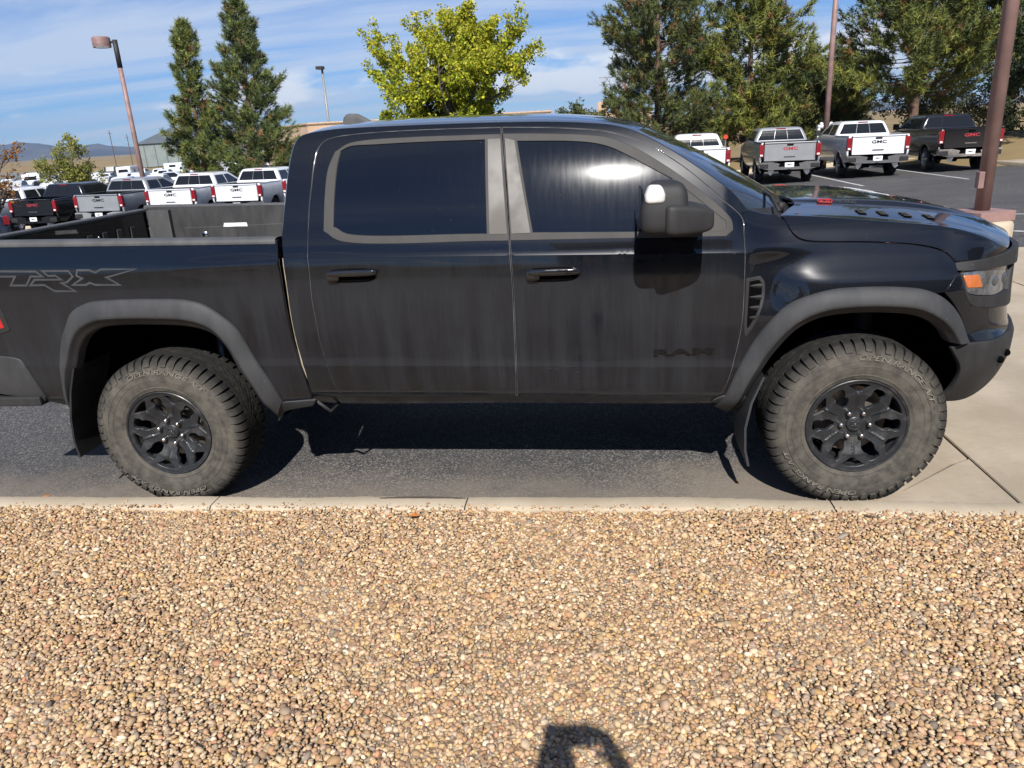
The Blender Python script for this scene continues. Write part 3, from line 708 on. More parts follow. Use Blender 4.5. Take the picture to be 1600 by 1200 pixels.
# cowl and wipers
G = []
for t in np.linspace(0, 1, 6):
    a = wsG[-1]; b = HG[0]; n_ = 40; ia = np.linspace(0, len(a)-1, n_); row = []
    for j in range(n_):
        pa = a[int(ia[j])]; pb = b[int(round(j/(n_-1)*(len(b)-1)))]; p = np.array(pa)*(1-t)+(np.array(pb)+np.array([.05, 0, -.045]))*t; p[2] -= .03*math.sin(t*math.pi); row.append(p)
    G.append(row)
mb = MB(); mb.grid(G); mb.build('cowl', plast_dk, hero, smooth=True)
for y0, y1 in ((.33, .92), (1.05, 1.72)):
    mb = MB(); mb.tube([(3.36, y0+.12, 1.485), (3.33, y0+.2, 1.53), (3.27, y1-.1, 1.585), (3.25, y1, 1.595)], [.012, .009, .007, .005], 6)
    mb.tube([(3.30, y0-.10, 1.49), (3.30, y0+.1, 1.545), (3.24, y1+.05, 1.60)], .008, 6); mb.tube([(3.35, y0+.12, 1.46), (3.36, y0+.12, 1.51)], .02, 8)
    mb.build('wiper', plast_dk, hero, smooth=True)

# ---- nose: brow, lamps, grille, bumper
SM = float(_cs[-1])
def nose(name, pts, off, mat, parent, grid=.03, **k): return panel(name, pts, mat, parent, off=off, grid=grid, **k)
nose('headlight_brow', [(4.088, 1.232), (4.25, 1.241), (4.44, 1.257), (4.62, 1.262), (SM, 1.258), (SM, 1.17), (4.62, 1.188), (4.42, 1.198), (4.21, 1.196), (4.092, 1.202)], lambda s, z: -.004-.020*sstep(4.2, 4.5, s), plast_dk, hero)
hl = nose('headlight', [(4.114, 1.183), (4.146, 1.104), (4.163, 1.09), (4.357, 1.06), (4.52, 1.066), (4.56, 1.185), (4.42, 1.192), (4.21, 1.19)], .006, lens_clear, hero)
for q in (0, 1):
    v, f, n, i = panel_arrays([(4.124, 1.172), (4.215, 1.168), (4.248, 1.111), (4.148, 1.119)], off=.001, grid=.03, flange=.01)
    if q: v[:, 1] = 2*YC-v[:, 1]; n[:, 1] *= -1; f = [t[::-1] for t in f]
    mobj('amber_marker', v, f, amberm, hl[q], None, n/np.linalg.norm(n, axis=1)[:, None])
    mb = MB(); p = S1(4.36, 1.125, .046); mb.blob(p, (.05, .05, .045), 1, 16, 10); p = S1(4.47, 1.125, .040); mb.blob(p, (.045, .045, .045), 1, 16, 10)
    if q: mb.v = [(x, 2*YC-y, z) for x, y, z in mb.v]
    mb.build('projector_lamp', lampgrey, hl[q], smooth=True)
nose('headlight_surround', [(4.106, 1.185), (4.140, 1.085), (4.18, 1.035), (4.27, 1.012), (4.38, 1.0), (4.55, .985), (4.64, .99), (4.64, 1.17), (4.565, 1.175), (4.525, 1.058), (4.357, 1.052), (4.160, 1.082), (4.140, 1.10), (4.114, 1.183)], lambda s, z: -.003-.010*sstep(4.3, 4.5, s), plast_dk, hero)
nose('bumper_upper', [(4.093, 1.19), (4.10, 1.17), (4.137, 1.08), (4.178, 1.028), (4.27, 1.006), (4.38, .994), (4.55, .980), (4.66, .98), (SM, .98), (SM, .88), (4.6, .875), (4.48, .862), (4.37, .853), (4.19, .854), (4.155, .94), (4.08, 1.05), (4.03, 1.106)], 0.0, paint, hero)
nose('bumper_lower', [(4.10, .83), (4.188, .846), (4.36, .845), (4.48, .852), (4.6, .865), (SM, .87), (SM, .70), (4.68, .69), (4.56, .645), (4.46, .585), (4.36, .545), (4.25, .525), (4.13, .52), (4.165, .62), (4.165, .72)], lambda s, z: -.008-.004*sstep(4.35, 4.55, s), plast_dk, hero)
nose('grille', [(4.645, .99), (SM, .99), (SM, 1.165), (4.645, 1.172)], .03, black, hero)
for z in (1.03, 1.08, 1.13):
    mb = MB(); pts = [S1(s, z, .012) for s in np.linspace(4.66, SM, 10)]; pts += [np.array([a[0], 2*YC-a[1], a[2]]) for a in pts[::-1][1:]]
    mb.tube(pts, .014, 6); mb.build('grille_bar', plast_dk, hero, smooth=True)
for q in (0, 1):
    mb = MB(); y = .52 if not q else 2*YC-.52
    mb.tube([(4.45, y, .66), (4.56, y, .655), (4.60, y+.03, .66), (4.60, y+.09, .66), (4.56, y+.12, .66), (4.45, y+.12, .66)], .016, 8); mb.build('tow_hook', plast_dk, hero, smooth=True)
    for s_, z_ in ((4.40, .735), (4.47, .755)):
        p = S1(s_, z_, -.016); n_ = plan_in(np.array([s_])); mb = MB(); mb.blob(p, (.016, .016, .018), 1, 12, 8)
        if q: mb.v = [(x, 2*YC-yy, z) for x, yy, z in mb.v]
        mb.build('bumper_sensor', black, hero, smooth=True)

# ---- mirrors on the front doors
for q in (0, 1):
    mb = MB()
    def headshape(v): 
        k = 1-.26*max(0, v.z/.11)**2; return (v.x*(1-.12*(v.y/.12))*k+.012*max(0, v.z/.11), v.y*(1-.16*max(0, v.z/.11)), v.z)
    mb.blob((2.703, -.15, 1.575), (.097, .14, .114), .36, 40, 24, 0, shape=headshape)
    mb.blob((2.812, -.165, 1.524), (.112, .125, .068), .34, 40, 18, 0, shape=lambda v: (v.x+.25*v.z*(v.x < 0)*.0, v.y*(1-.30*(v.x/.11)), v.z*(1-.34*max(0, v.x/.11)**1.5)-.006*max(0, v.x/.11)+(.012*max(0, -v.x/.11) if v.z > 0 else 0)))
    mb.box((2.87, .02, 1.50), (.05, .12, .035), 0, bev=.014)
    if q: mb.v = [(x, 2*YC-y, z) for x, y, z in mb.v]
    mo = mb.build('side_mirror', plast_dk, doors['front_door'][q], smooth=True)
    mb = MB(); mb.blob((2.662, -.250, 1.640), (.045, .046, .040), .45, 24, 12, shape=lambda v: (v.x*(1-.4*max(0, v.z/.044)), v.y, v.z))
    if q: mb.v = [(x, 2*YC-y, z) for x, y, z in mb.v]
    mb.build('mirror_lamp', whitepl, mo, smooth=True)
    mb = MB(); mb.box((2.608, -.15, 1.575), (.004, .105, .09), bev=.003)
    if q: mb.v = [(x, 2*YC-y, z) for x, y, z in mb.v]
    mb.build('mirror_glass', gl_back, mo)

# ---- bed rails, inside of the bed, tailgate, tail lamps, rear bumper
for q in (0, 1):
    e = np.array([(s, 1.528-.0285*(s+1.15)) for s in np.linspace(-1.16, .768, 30)]); a = surf(e[:, 0], e[:, 1]-.020, -.004, True); G = []
    for dy, dz in ((0, 0), (-.002, .012), (.006, .024), (.022, .030), (.05, .031), (.088, .029), (.098, .020), (.098, -.03)): G.append(a+np.array([0, dy, dz]))
    mb = MB(); mb.grid(G)
    if q: mb.v = [(x, 2*YC-y, z) for x, y, z in mb.v]
    mb.build('bed_rail', tailgrey, hero, smooth=True).data.set_sharp_from_angle(angle=R(45))
for q in (0, 1):
    mb = MB(); y = .175 if not q else 2*YC-.175; sg = 1 if not q else -1
    mb.prism([(-1.12, .93), (-.62, .93), (-.60, 1.11), (.56, 1.11), (.58, .93), (.76, .93), (.76, 1.475), (-1.12, 1.525)], y-.01*sg, y+.01*sg)
    wall = mb.build('bed_inner_wall', liner, hero)
    # ribs and pockets moulded into the wall
    for x0, x1, z0, z1 in ((-.84, .02, 1.24, 1.36), (.06, .20, 1.14, 1.43), (.26, .70, 1.22, 1.36)):
        m2 = MB(); m2.box(((x0+x1)/2, y+.016*sg, (z0+z1)/2), ((x1-x0)/2, .008, (z1-z0)/2), bev=.007); m2.build('wall_rib', liner, wall)
    m2 = MB(); m2.lathe([(.0, -.012), (.022, -.012), (.026, -.004), (.026, .01)], 16, c=(-.66, y+.02*sg, 1.30)); m2.build('tie_down', chrome, wall, smooth=True)
    m2 = MB(); m2.prism([(-.50, 1.352), (-.30, 1.348), (-.305, 1.378), (-.49, 1.381)], y+.0245*sg, y+.0265*sg); m2.build('white_sticker', whitepl, wall)
    m2 = MB(); m2.prism([(-1.10, 1.0), (-.92, 1.0), (-.92, 1.50), (-1.10, 1.505)], y+.012*sg, y+.05*sg); m2.build('corner_post', tailgrey, wall)
MB().box((-.18, YC, .92), (.94, .42, .012)).build('bed_floor', liner, hero)
for q in (-1, 1):
    MB().box((-.02, YC+q*.67, 1.115), (.60, .26, .012), bev=.004).build('wheel_hump', liner, hero)
    for x0, x1 in ((-1.12, -.63), (.59, .75)): MB().box(((x0+x1)/2, YC+q*.67, .92), ((x1-x0)/2, .26, .012)).build('bed_floor_side', liner, hero)
mb = MB(); mb.box((.755, YC, 1.20), (.015, .93, .27), bev=.006); mb.build('bed_bulkhead', liner, hero)
mb = MB(); mb.box((-1.145, YC, 1.215), (.03, .90, .285), bev=.01); tg = mb.build('tailgate', paint, hero)
mb = MB(); mb.box((-1.145, YC, 1.505), (.042, .93, .012), bev=.008); mb.build('tailgate_cap', tailgrey, tg)
for k in range(9):
    mb = MB(); y = .42+k*.17; mb.box((-1.112, y, 1.24), (.008, .03, .17), bev=.007); mb.build('tailgate_rib', liner, tg)
tl = panel('tail_light', [(-1.155, 1.46), (-.93, 1.43), (-.838, 1.18), (-.826, 1.045), (-.89, 1.03), (-1.155, 1.02)], plast_dk, hero, off=-.006, bed=True, grid=.04)
for q in (0, 1):
    v, f, n, i = panel_arrays([(-1.14, 1.42), (-.95, 1.40), (-.865, 1.18), (-.852, 1.065), (-.90, 1.055), (-1.14, 1.05)], off=-.009, bed=True, grid=.04, flange=.004)
    if q: v[:, 1] = 2*YC-v[:, 1]; n[:, 1] *= -1; f = [t[::-1] for t in f]
    mobj('red_lens', v, f, redlens, tl[q], None, n/np.linalg.norm(n, axis=1)[:, None])
    v, f, n, i = panel_arrays([(-1.16, .895), (-.934, .893), (-.834, .876), (-.815, .861), (-.757, .633), (-.766, .612), (-1.017, .668), (-1.22, .70), (-1.25, .86)], off=-.012, bed=True, grid=.05, flange=.12)
    if q: v[:, 1] = 2*YC-v[:, 1]; n[:, 1] *= -1; f = [t[::-1] for t in f]
    mobj('rear_bumper_end', v, f, plast, hero, None, n/np.linalg.norm(n, axis=1)[:, None])
    mb = MB(); mb.box((-1.0, .10 if not q else 2*YC-.10, .62), (.23, .05, .028), bev=.01); mb.build('bumper_lower_trim', plast_dk, hero)
MB().box((-1.19, YC, .77), (.07, .92, .10), bev=.02).build('rear_bumper', plast, hero)

# ---- body inside and underside
mb = MB(); mb.prism([(.84, .56), (3.05, .55), (3.05, 1.40), (2.62, 1.72), (2.40, 1.84), (1.0, 1.86), (.84, 1.38)], .36, 2*YC-.36); mb.build('cab_interior', black, hero)
mb = MB(); mb.box((1.95, YC, .56), (1.08, .88, .02)); mb.build('floor_pan', black, hero)
mb = MB(); mb.prism([(3.32, .62), (4.2, .62), (4.2, 1.20), (3.32, 1.32)], .72, 2*YC-.72); mb.build('engine_block', black, hero)
for q in (-1, 1):
    mb = MB(); mb.tube([(-1.1, YC+q*.46, .66), (-.5, YC+q*.46, .74), (.45, YC+q*.46, .70), (.8, YC+q*.46, .56), (2.9, YC+q*.46, .54), (3.3, YC+q*.46, .62), (4.3, YC+q*.42, .66)], .06, 8); mb.build('chassis_rail', black, hero, smooth=True)
mb = MB(); mb.tube([(0, .3, .435), (0, YC-.2, .435), (0, YC-.13, .435), (0, YC+.13, .435), (0, YC+.2, .435), (0, 2*YC-.3, .435)], [.05, .05, .16, .16, .05, .05], 14); mb.build('rear_axle', black, hero, smooth=True)
mb = MB(); mb.tube([(3.686, .35, .42), (3.6, YC, .50), (3.686, 2*YC-.35, .42)], .045, 8); mb.build('front_axle', black, hero, smooth=True)
for x in (0, 3.686):
    for y in (.42, 2*YC-.42):
        mb = MB(); mb.tube([(x+.12, y, .40), (x+.16, y+(.1 if y < 1 else -.1), .95)], .04, 10); mb.build('shock_absorber', steel, hero, smooth=True)
mb = MB(); mb.tube([(2.6, YC-.25, .47), (1.0, YC-.3, .47), (.6, YC-.35, .50)], .045, 8); mb.build('exhaust_pipe', steel, hero, smooth=True)
for q in (0, 1):
    mb = MB(); mb.tube([(.84, .12 if not q else 2*YC-.12, .575), (.90, .15 if not q else 2*YC-.15, .50), (.93, .22 if not q else 2*YC-.22, .52)], .010, 6); mb.build('body_mount', plast_dk, hero, smooth=True)
# mud flaps
def flap(pts, y0, y1):
    for q in (0, 1):
        mb = MB(); a, b = (y0, y1) if not q else (2*YC-y0, 2*YC-y1)
        n_ = len(pts); F = []
        G = [[(x, a, z), (x-.0, (a+b)/2, z), (x+.0, b, z)] for x, z in pts]; G2 = [[(x+.012, y, z) for (x, y, z) in r] for r in G]
        mb.grid(G); mb.grid(G2); mb.grid([[G[i][0], G2[i][0]] for i in range(n_)]); mb.grid([[G[i][2], G2[i][2]] for i in range(n_)]); mb.grid([G[-1], G2[-1]])
        mb.build('mud_flap', rubber_dk if pts[0][0] < 1 else plast, hero, smooth=True).data.set_sharp_from_angle(angle=R(40))
flap([(-.505, .82), (-.56, .68), (-.60, .52), (-.615, .38), (-.605, .28)], .03, .36)
flap([(3.22, .70), (3.165, .56), (3.14, .42), (3.145, .30), (3.165, .21)], .02, .34)

# ---- wheels
tyre_m = NT('tyre_rubber'); _c = tyre_m.co(); _s = tyre_m.n('ShaderNodeSeparateXYZ'); tyre_m.l(_c, _s.inputs[0])
_r = tyre_m.math('SQRT', tyre_m.math('ADD', tyre_m.math('MULTIPLY', _s.outputs[0], _s.outputs[0]), tyre_m.math('MULTIPLY', _s.outputs[2], _s.outputs[2])))
_side = tyre_m.math('MULTIPLY', tyre_m.ramp(_s.outputs[1], .045, .008), tyre_m.ramp(_r, .425, .372, .30, 1.0))     # road dust sits on the sidewall, the tread is scrubbed clean
_d = tyre_m.math('MULTIPLY', _side, tyre_m.ramp(tyre_m.noise(_c, 11, 7, .7), .30, .66, .35, 1.0))
_d = tyre_m.math('MAXIMUM', _d, tyre_m.ramp(tyre_m.noise(_c, 30, 4), .45, .8, .05, .30))
tyre_m.set('Base Color', tyre_m.mix(_d, (.013, .013, .013), (.108, .099, .082))).set('Roughness', .85).set('Specular IOR Level', .2)
tyre_m.bump(tyre_m.noise(_c, 160, 3), .25, .002); tyre = tyre_m.m
rim_m = NT('wheel_satin_black'); _c = rim_m.co(); _d = rim_m.math('MAXIMUM', rim_m.ramp(rim_m.noise(_c, 14, 6, .65), .45, .8, .02, .35), 0.0)
rim_m.set('Base Color', rim_m.mix(_d, (.016, .018, .021), (.12, .115, .105))).set('Roughness', rim_m.ramp(_d, 0, .3, .36, .7)).set('Specular IOR Level', .45); rimm = rim_m.m
nutm = simple('lug_chrome', (.55, .54, .53), .28, 1.0, .2)

def make_wheel():
    RW = .240
    def pol(r, a): return (RW*r*math.cos(R(a)), RW*r*math.sin(R(a)))
    outer = np.array([pol(.99, a) for a in np.arange(0, 360, 3)]); holes = []
    for k in range(6):
        sp = -90+60*k; md = sp+30
        big = [(.40, -6), (.47, -10.5), (.56, -13.5), (.64, -12.5), (.72, -9.5), (.80, -10.5), (.885, -8), (.90, 0), (.885, 8), (.80, 10.5), (.72, 9.5), (.64, 12.5), (.56, 13.5), (.47, 10.5), (.40, 6)]
        sm = [(.735, -4), (.78, -7.5), (.84, -11.5), (.925, -15.5), (.94, -7), (.94, 7), (.925, 15.5), (.84, 11.5), (.78, 7.5), (.735, 4)]
        holes.append(np.array([pol(r, md+a) for r, a in big])); holes.append(np.array([pol(r, sp+a) for r, a in sm]))
    yd = hermite([0, .10, .28, .36, .52, .68, .74, .90, 1.0], [.044, .044, .046, .040, .024, .012, .016, .010, .006])
    def SW(x, z, d):
        x = np.asarray(x); z = np.asarray(z); r = np.hypot(x, z)/RW; a = np.degrees(np.arctan2(z, x)); k = np.abs(((a+90+30) % 60)-30)
        # spokes are raised with a flat crown and bevelled shoulders, the ground between them sits back
        w = (k/60*2*np.pi*r*RW/6*6)  # arc distance from the spoke axis
        y = yd(r)+.009*sstep(.016, .040, w)*sstep(.30, .50, r)*(1-sstep(.62, .80, r))
        return np.stack([x, y+d, z], -1)
    v, f, n, i = panel_arrays(outer, holes=holes, grid=.0075, flange=.030, edge=.003, step=.006, S=SW)
    w = mobj('wheel', v, f, rimm, None, None, n/np.linalg.norm(n, axis=1)[:, None])
    mb = MB()
    mb.lathe([(.2375, .006), (.2385, .001), (.2440, -.001), (.2480, .002), (.2485, .012)], 96)
    mb.lathe([(.236, .036), (.232, .04), (.222, .07), (.214, .12), (.214, .27)], 64)
    mb.lathe([(0, .20), (.10, .20), (.19, .21), (.214, .24)], 40, 1)
    mb.build('rim_barrel', [rimm, black], w, smooth=True).data.set_sharp_from_angle(angle=R(38))
    # brake disc and caliper
    m2 = MB(); m2.lathe([(.06, .125), (.075, .105), (.09, .105), (.09, .125), (.178, .125), (.178, .15)], 48); m2.build('brake_disc', steel, w, smooth=True).data.set_sharp_from_angle(angle=R(30))
    m2 = MB(); m2.box((-.125, .125, .075), (.035, .03, .075), bev=.012, rot=Matrix.Rotation(R(-25), 3, 'Y')); m2.build('brake_caliper', steel, w)
    for k in range(6):
        a = R(60*k); m2 = MB(); c = (.069*math.cos(a), 0, .069*math.sin(a))
        m2.lathe([(0, .012), (.006, .012), (.0105, .016), (.0115, .024), (.0115, .05)], 12, c=c); m2.lathe([(.0155, .046), (.0165, .043), (.0175, .05)], 12, 1, c=c)
        m2.build('lug_nut', [nutm, rimm], w, smooth=True).data.set_sharp_from_angle(angle=R(35))
    m2 = MB(); m2.lathe([(0, .030), (.030, .031), (.038, .033), (.041, .038), (.042, .05)], 40); cp = m2.build('centre_cap', rimm, w, smooth=True)
    m2 = MB()
    # embossed ram-horn mark: two curling horns round a tapering muzzle
    for sgn in (-1, 1):
        pts = [(sgn*.003, .012), (sgn*.012, .017), (sgn*.020, .010), (sgn*.020, -.002), (sgn*.013, -.008), (sgn*.009, -.002)]
        m2.tube([(x, .029, z) for x, z in pts], .0022, 6)
    m2.prism([(-.006, .008), (.006, .008), (.0035, -.012), (0, -.017), (-.0035, -.012)], .0275, .032); m2.lathe([(.0255, .0305), (.0265, .0285), (.0275, .0305)], 32)
    m2.build('cap_emblem', simple('emblem_grey', (.05, .05, .052), .4) if 'emblem_grey' not in MATS else MATS['emblem_grey'], w, smooth=True)
    # tyre: carcass, tread blocks, shoulder lugs, raised lettering
    t = MB()
    t.lathe([(.246, .030), (.247, .014), (.252, .006), (.268, .001), (.272, -.002), (.276, .0), (.30, -.006), (.316, -.0075), (.3175, -.0095), (.319, -.0078), (.335, -.008), (.3455, -.0075), (.3465, -.0098), (.348, -.0072), (.365, -.004), (.392, .004), (.412, .018), (.422, .036), (.427, .06), (.428, .10), (.4285, .163), (.428, .225), (.427, .265), (.422, .289), (.405, .315), (.36, .33), (.30, .33), (.25, .30), (.246, .29)], 120, 0)
    r1 = np.random.default_rng(3)
    nb = 54
    for k in range(nb):
        a0 = 2*math.pi*k/nb
        def blk(poly_y, ra, rb, w0, w1, sk=0.0, top=.4405):
            # block over y range, angular width
            va = []
            for (y, dr) in poly_y:
                for rr in (ra, top-dr):
                    for e in (-1, 1):
                        a = a0+w0+e*w1*.5+sk*(y-.16); va.append((rr*math.cos(a), y, rr*math.sin(a)))
            n_ = len(poly_y); F = []
            for i in range(n_-1):
                b = i*4; F += [(b+2, b+3, b+7, b+6), (b, b+2, b+6, b+4), (b+1, b+5, b+7, b+3)]
            F += [(0, 1, 3, 2), (n_*4-4, n_*4-2, n_*4-1, n_*4-3)]
            t.add(va, F, 0)
        W = 2*math.pi/nb
        for sgn in (0, 1):
            Y = (lambda y: y) if not sgn else (lambda y: .325-y)
            # shoulder lug wrapping onto the sidewall
            lng = .377 if k % 2 == 0 else .390
            sec = [(lng, .0015), (lng+.004, -.003), (.402, .001), (.418, .006), (.431, .020), (.4395, .040), (.4405, .060), (.4405, .078)]
            va = []; F = []
            for i, (rr, y) in enumerate(sec):
                base_r = min(rr, .425)
                wd = W*(.72 if rr > .40 else (.50 if k % 2 == 0 else .62))
                for e in (-1, 1):
                    a = a0+e*wd*.5+(W*.5*sgn)
                    va.append((rr*math.cos(a), Y(y), rr*math.sin(a))); va.append(((rr-.014)*math.cos(a), Y(y+.012), (rr-.014)*math.sin(a)))
            for i in range(len(sec)-1):
                b = i*4; F += [(b, b+2, b+6, b+4), (b, b+4, b+5, b+1), (b+2, b+3, b+7, b+6)]
            F += [(0, 1, 3, 2)]; b = (len(sec)-1)*4; F += [(b, b+2, b+3, b+1)]; t.add(va, F, 0)
            blk([(Y(.084), .0), (Y(.106), .0), (Y(.122), .0005)], .422, .44, W*(.18+.5*sgn), W*.70, 5*(1 if sgn else -1))
        blk([(.129, .0), (.16, -.0003), (.196, .0)], .422, .44, W*.55, W*.66, 7)
    ty = t.build('tyre', tyre, w, smooth=True, fix=True); ty.data.set_sharp_from_angle(angle=R(32))
    lm = simple('tyre_letter', (.15, .138, .112), .8, var=.35, scale=30)
    for word, start in (('OPEN RANGE A/T', 94), ('OPEN RANGE A/T', -86)):
        tv, tf = text_mesh(word, 1.0, 1.0, .18, 0, .008); arc = 74; h = .024; m3 = MB(); P = []
        for x, y, _ in tv:
            a = R(start-arc*x); rr = .352+h*y; P.append((rr*math.cos(a), -.0105, rr*math.sin(a)))
        P2 = [(x, y+.006, z) for x, y, z in P]; nv = len(P); ed = {}
        for f_ in tf:
            for a, b in zip(f_, f_[1:]+f_[:1]): ed[(a, b)] = 1
        m3.add(P+P2, [tuple(f_) for f_ in tf]+[(a, b, nv+b, nv+a) for (a, b) in ed if (b, a) not in ed], 0)
        m3.build('sidewall_lettering', lm, w, fix=False)
    return w
w0 = make_wheel()
HZ = .4355
spots = [((3.686, 0.0, HZ), 0, 0), ((0.0, 0.0, HZ), R(-17), 0), ((3.686, 2*YC, HZ), 0, 1), ((0, 2*YC, HZ), R(20), 1)]
for i, (loc, sp, far) in enumerate(spots):
    w = w0 if i == 0 else copy_tree(w0)
    w.parent = hero; w.matrix_parent_inverse = Matrix.Translation(-Vector(hero['_loc'])); w.location = loc; w.rotation_euler = (0, -sp, R(180) if far else 0)
    if i == 1:
        for ch in w.children:
            if ch.name.split('.')[0] in ('tyre', 'sidewall_lettering'): ch.rotation_euler = (0, -R(40), 0)


# ------------------------------------------------------------------ setting: terrain, parking lot, kerb, slabs
def zg(x, y):
    x = np.asarray(x, float); y = np.asarray(y, float)
    k = np.clip((y-2.5)/21.5, 0, 1.35); k = np.where(k < .15, k*k/.3, k-.075)
    near = k*(-.60+.0225*np.clip(x, -26, 24))
    d = np.hypot(x, y); far = np.clip((d-42)/160, 0, 1)*-1.6*sstep(30, 44, y)
    return near+far
def terr(x, y):
    m = 1.0*np.exp(-((x-21)/4.2)**2-((y-34)/8.0)**2)+.45*np.exp(-((x-8)/9)**2-((y-41)/5.0)**2)
    return zg(x, y)+m
asph = NT('asphalt'); _c = asph.pos()
_v = asph.n('ShaderNodeTexVoronoi'); asph.l(_c, _v.inputs['Vector']); _v.inputs['Scale'].default_value = 120
_w = asph.n('ShaderNodeTexWhiteNoise', noise_dimensions='3D'); asph.l(_v.outputs['Position'], _w.inputs['Vector'])
_g = asph.mix(asph.ramp(_w.outputs['Value'], .55, 1.0), (.052, .052, .054), (.24, .22, .20))
_b = asph.ramp(asph.noise(_c, .8, 5, .6), .3, .7)
_g = asph.mix(asph.math('MULTIPLY', _b, .6), _g, (.058, .058, .061)); _st = asph.ramp(asph.noise(asph.pos((.7, 1.6, 1)), 1.1, 5, .65, .8), .52, .68, 0, .55); _g = asph.mix(_st, _g, (.036, .036, .038))
_sp = asph.n('ShaderNodeSeparateXYZ'); asph.l(_c, _sp.inputs[0])
_n2 = asph.noise(_c, 3.2, 7, .7)
# sand washed against the kerb, thickest by the concrete apron
_k = asph.ramp(asph.math('SUBTRACT', _sp.outputs[1], asph.math('MULTIPLY', _n2, .9)), .20, -.60)
_k2 = asph.math('MULTIPLY', asph.ramp(asph.math('ADD', _sp.outputs[0], asph.math('MULTIPLY', _n2, .9)), 2.75, 3.5), asph.ramp(asph.math('SUBTRACT', _sp.outputs[1], asph.math('MULTIPLY', _n2, .6)), .38, -.15))
_sand = asph.math('MAXIMUM', asph.math('MULTIPLY', _k, .75), asph.math('MULTIPLY', _k2, .85), True)
asph.set('Base Color', asph.mix(_sand, _g, (.225, .19, .15))).set('Roughness', .88).set('Specular IOR Level', .25)
asph.bump(_v.outputs['Distance'], .35, .006)
conc = NT('concrete'); _c = conc.pos(); _f1 = conc.noise(_c, 1.4, 6, .6); _f2 = conc.noise(conc.pos((2, 9, 2)), 9, 5, .65); _f3 = conc.noise(_c, 140, 2)
_m = conc.mix(conc.ramp(_f1, .3, .7), (.31, .255, .185), (.41, .345, .26)); _m = conc.mix(conc.ramp(_f2, .45, .8, 0, .45), _m, (.235, .20, .155)); _m = conc.mix(conc.ramp(_f3, .55, .8, 0, .35), _m, (.48, .43, .36))
conc.set('Base Color', _m).set('Roughness', .9).set('Specular IOR Level', .2).bump(_f3, .25, .003)
kerbm = NT('kerb_concrete'); _c = kerbm.pos(); _f1 = kerbm.noise(_c, 2.2, 6, .65); _f3 = kerbm.noise(_c, 170, 3)
_m = kerbm.mix(kerbm.ramp(_f1, .3, .7), (.38, .312, .22), (.47, .395, .29)); kerbm.set('Base Color', kerbm.mix(kerbm.ramp(_f3, .5, .8, 0, .4), _m, (.27, .23, .18))).set('Roughness', .9).bump(_f3, .3, .004)
field = NT('dry_grass_ground'); _c = field.pos(); _f1 = field.noise(_c, .02, 6, .6); _f2 = field.noise(field.pos((.3, .3, .3)), 1, 6, .7)
_m = field.mix(field.ramp(_f1, .35, .65), (.30, .215, .11), (.20, .15, .075)); field.set('Base Color', field.mix(field.ramp(_f2, .4, .75, 0, .6), _m, (.15, .125, .07))).set('Roughness', .95).set('Specular IOR Level', .1)
soil = NT('gravel_bed_soil'); _c = soil.pos(); _v = soil.n('ShaderNodeTexVoronoi'); soil.l(_c, _v.inputs['Vector']); _v.inputs['Scale'].default_value = 48
_w = soil.n('ShaderNodeTexWhiteNoise', noise_dimensions='3D'); soil.l(_v.outputs['Position'], _w.inputs['Vector'])
soil.set('Base Color', soil.mix(_w.outputs['Value'], (.16, .11, .07), (.42, .33, .23))).set('Roughness', .9).bump(_v.outputs['Distance'], .8, .012)
line_m = NT('road_paint'); _c = line_m.pos(); line_m.set('Base Color', line_m.mix(line_m.ramp(line_m.noise(_c, 14, 6, .7), .40, .62), (.62, .62, .60), (.30, .30, .29))).set('Roughness', .8)

def sheet(name, xs, ys, fz, mat, label=None):
    X, Y = np.meshgrid(xs, ys, indexing='ij'); Z = fz(X, Y); G = np.stack([X, Y, Z], -1); a, b = X.shape
    i = np.arange(a*b).reshape(a, b); f = np.stack([i[:-1, :-1], i[1:, :-1], i[1:, 1:], i[:-1, 1:]], -1).reshape(-1, 4)
    o = mobj(name, G.reshape(-1, 3), f, mat); o['kind'] = 'structure'; return o
def spread(a, b, near, n): # finer near zero
    t = np.linspace(-1, 1, n); return np.sign(t)*np.abs(t)**3*(b-a)/2+(a+b)/2
xs = np.unique(np.concatenate([np.linspace(-60, 60, 61), -np.geomspace(62, 9000, 26), np.geomspace(62, 9000, 26)]))
ys = np.unique(np.concatenate([np.linspace(-60, 70, 66), -np.geomspace(62, 9000, 18), np.geomspace(72, 9000, 30)]))
def ground_z(x, y):
    lot = (1-sstep(33.5, 34.5, y))*(1-sstep(20, 21, np.abs(x+4.5)-19))
    return terr(x, y)-.10-.25*sstep(.5, -.6, y)*0-.06*lot
sheet('ground', xs, ys, ground_z, field.m)
sheet('parking_lot', np.linspace(-44, 17, 123), np.concatenate([[-.115], np.linspace(.3, 33, 84)]), lambda x, y: zg(x, y), asph.m)
sheet('gravel_bed', np.linspace(-12, 16, 57), np.linspace(-9, -.225, 30), lambda x, y: 0.0755+0*x-.02*sstep(2.6, 4.4, x)*sstep(-.6, -.25, y), soil.m)

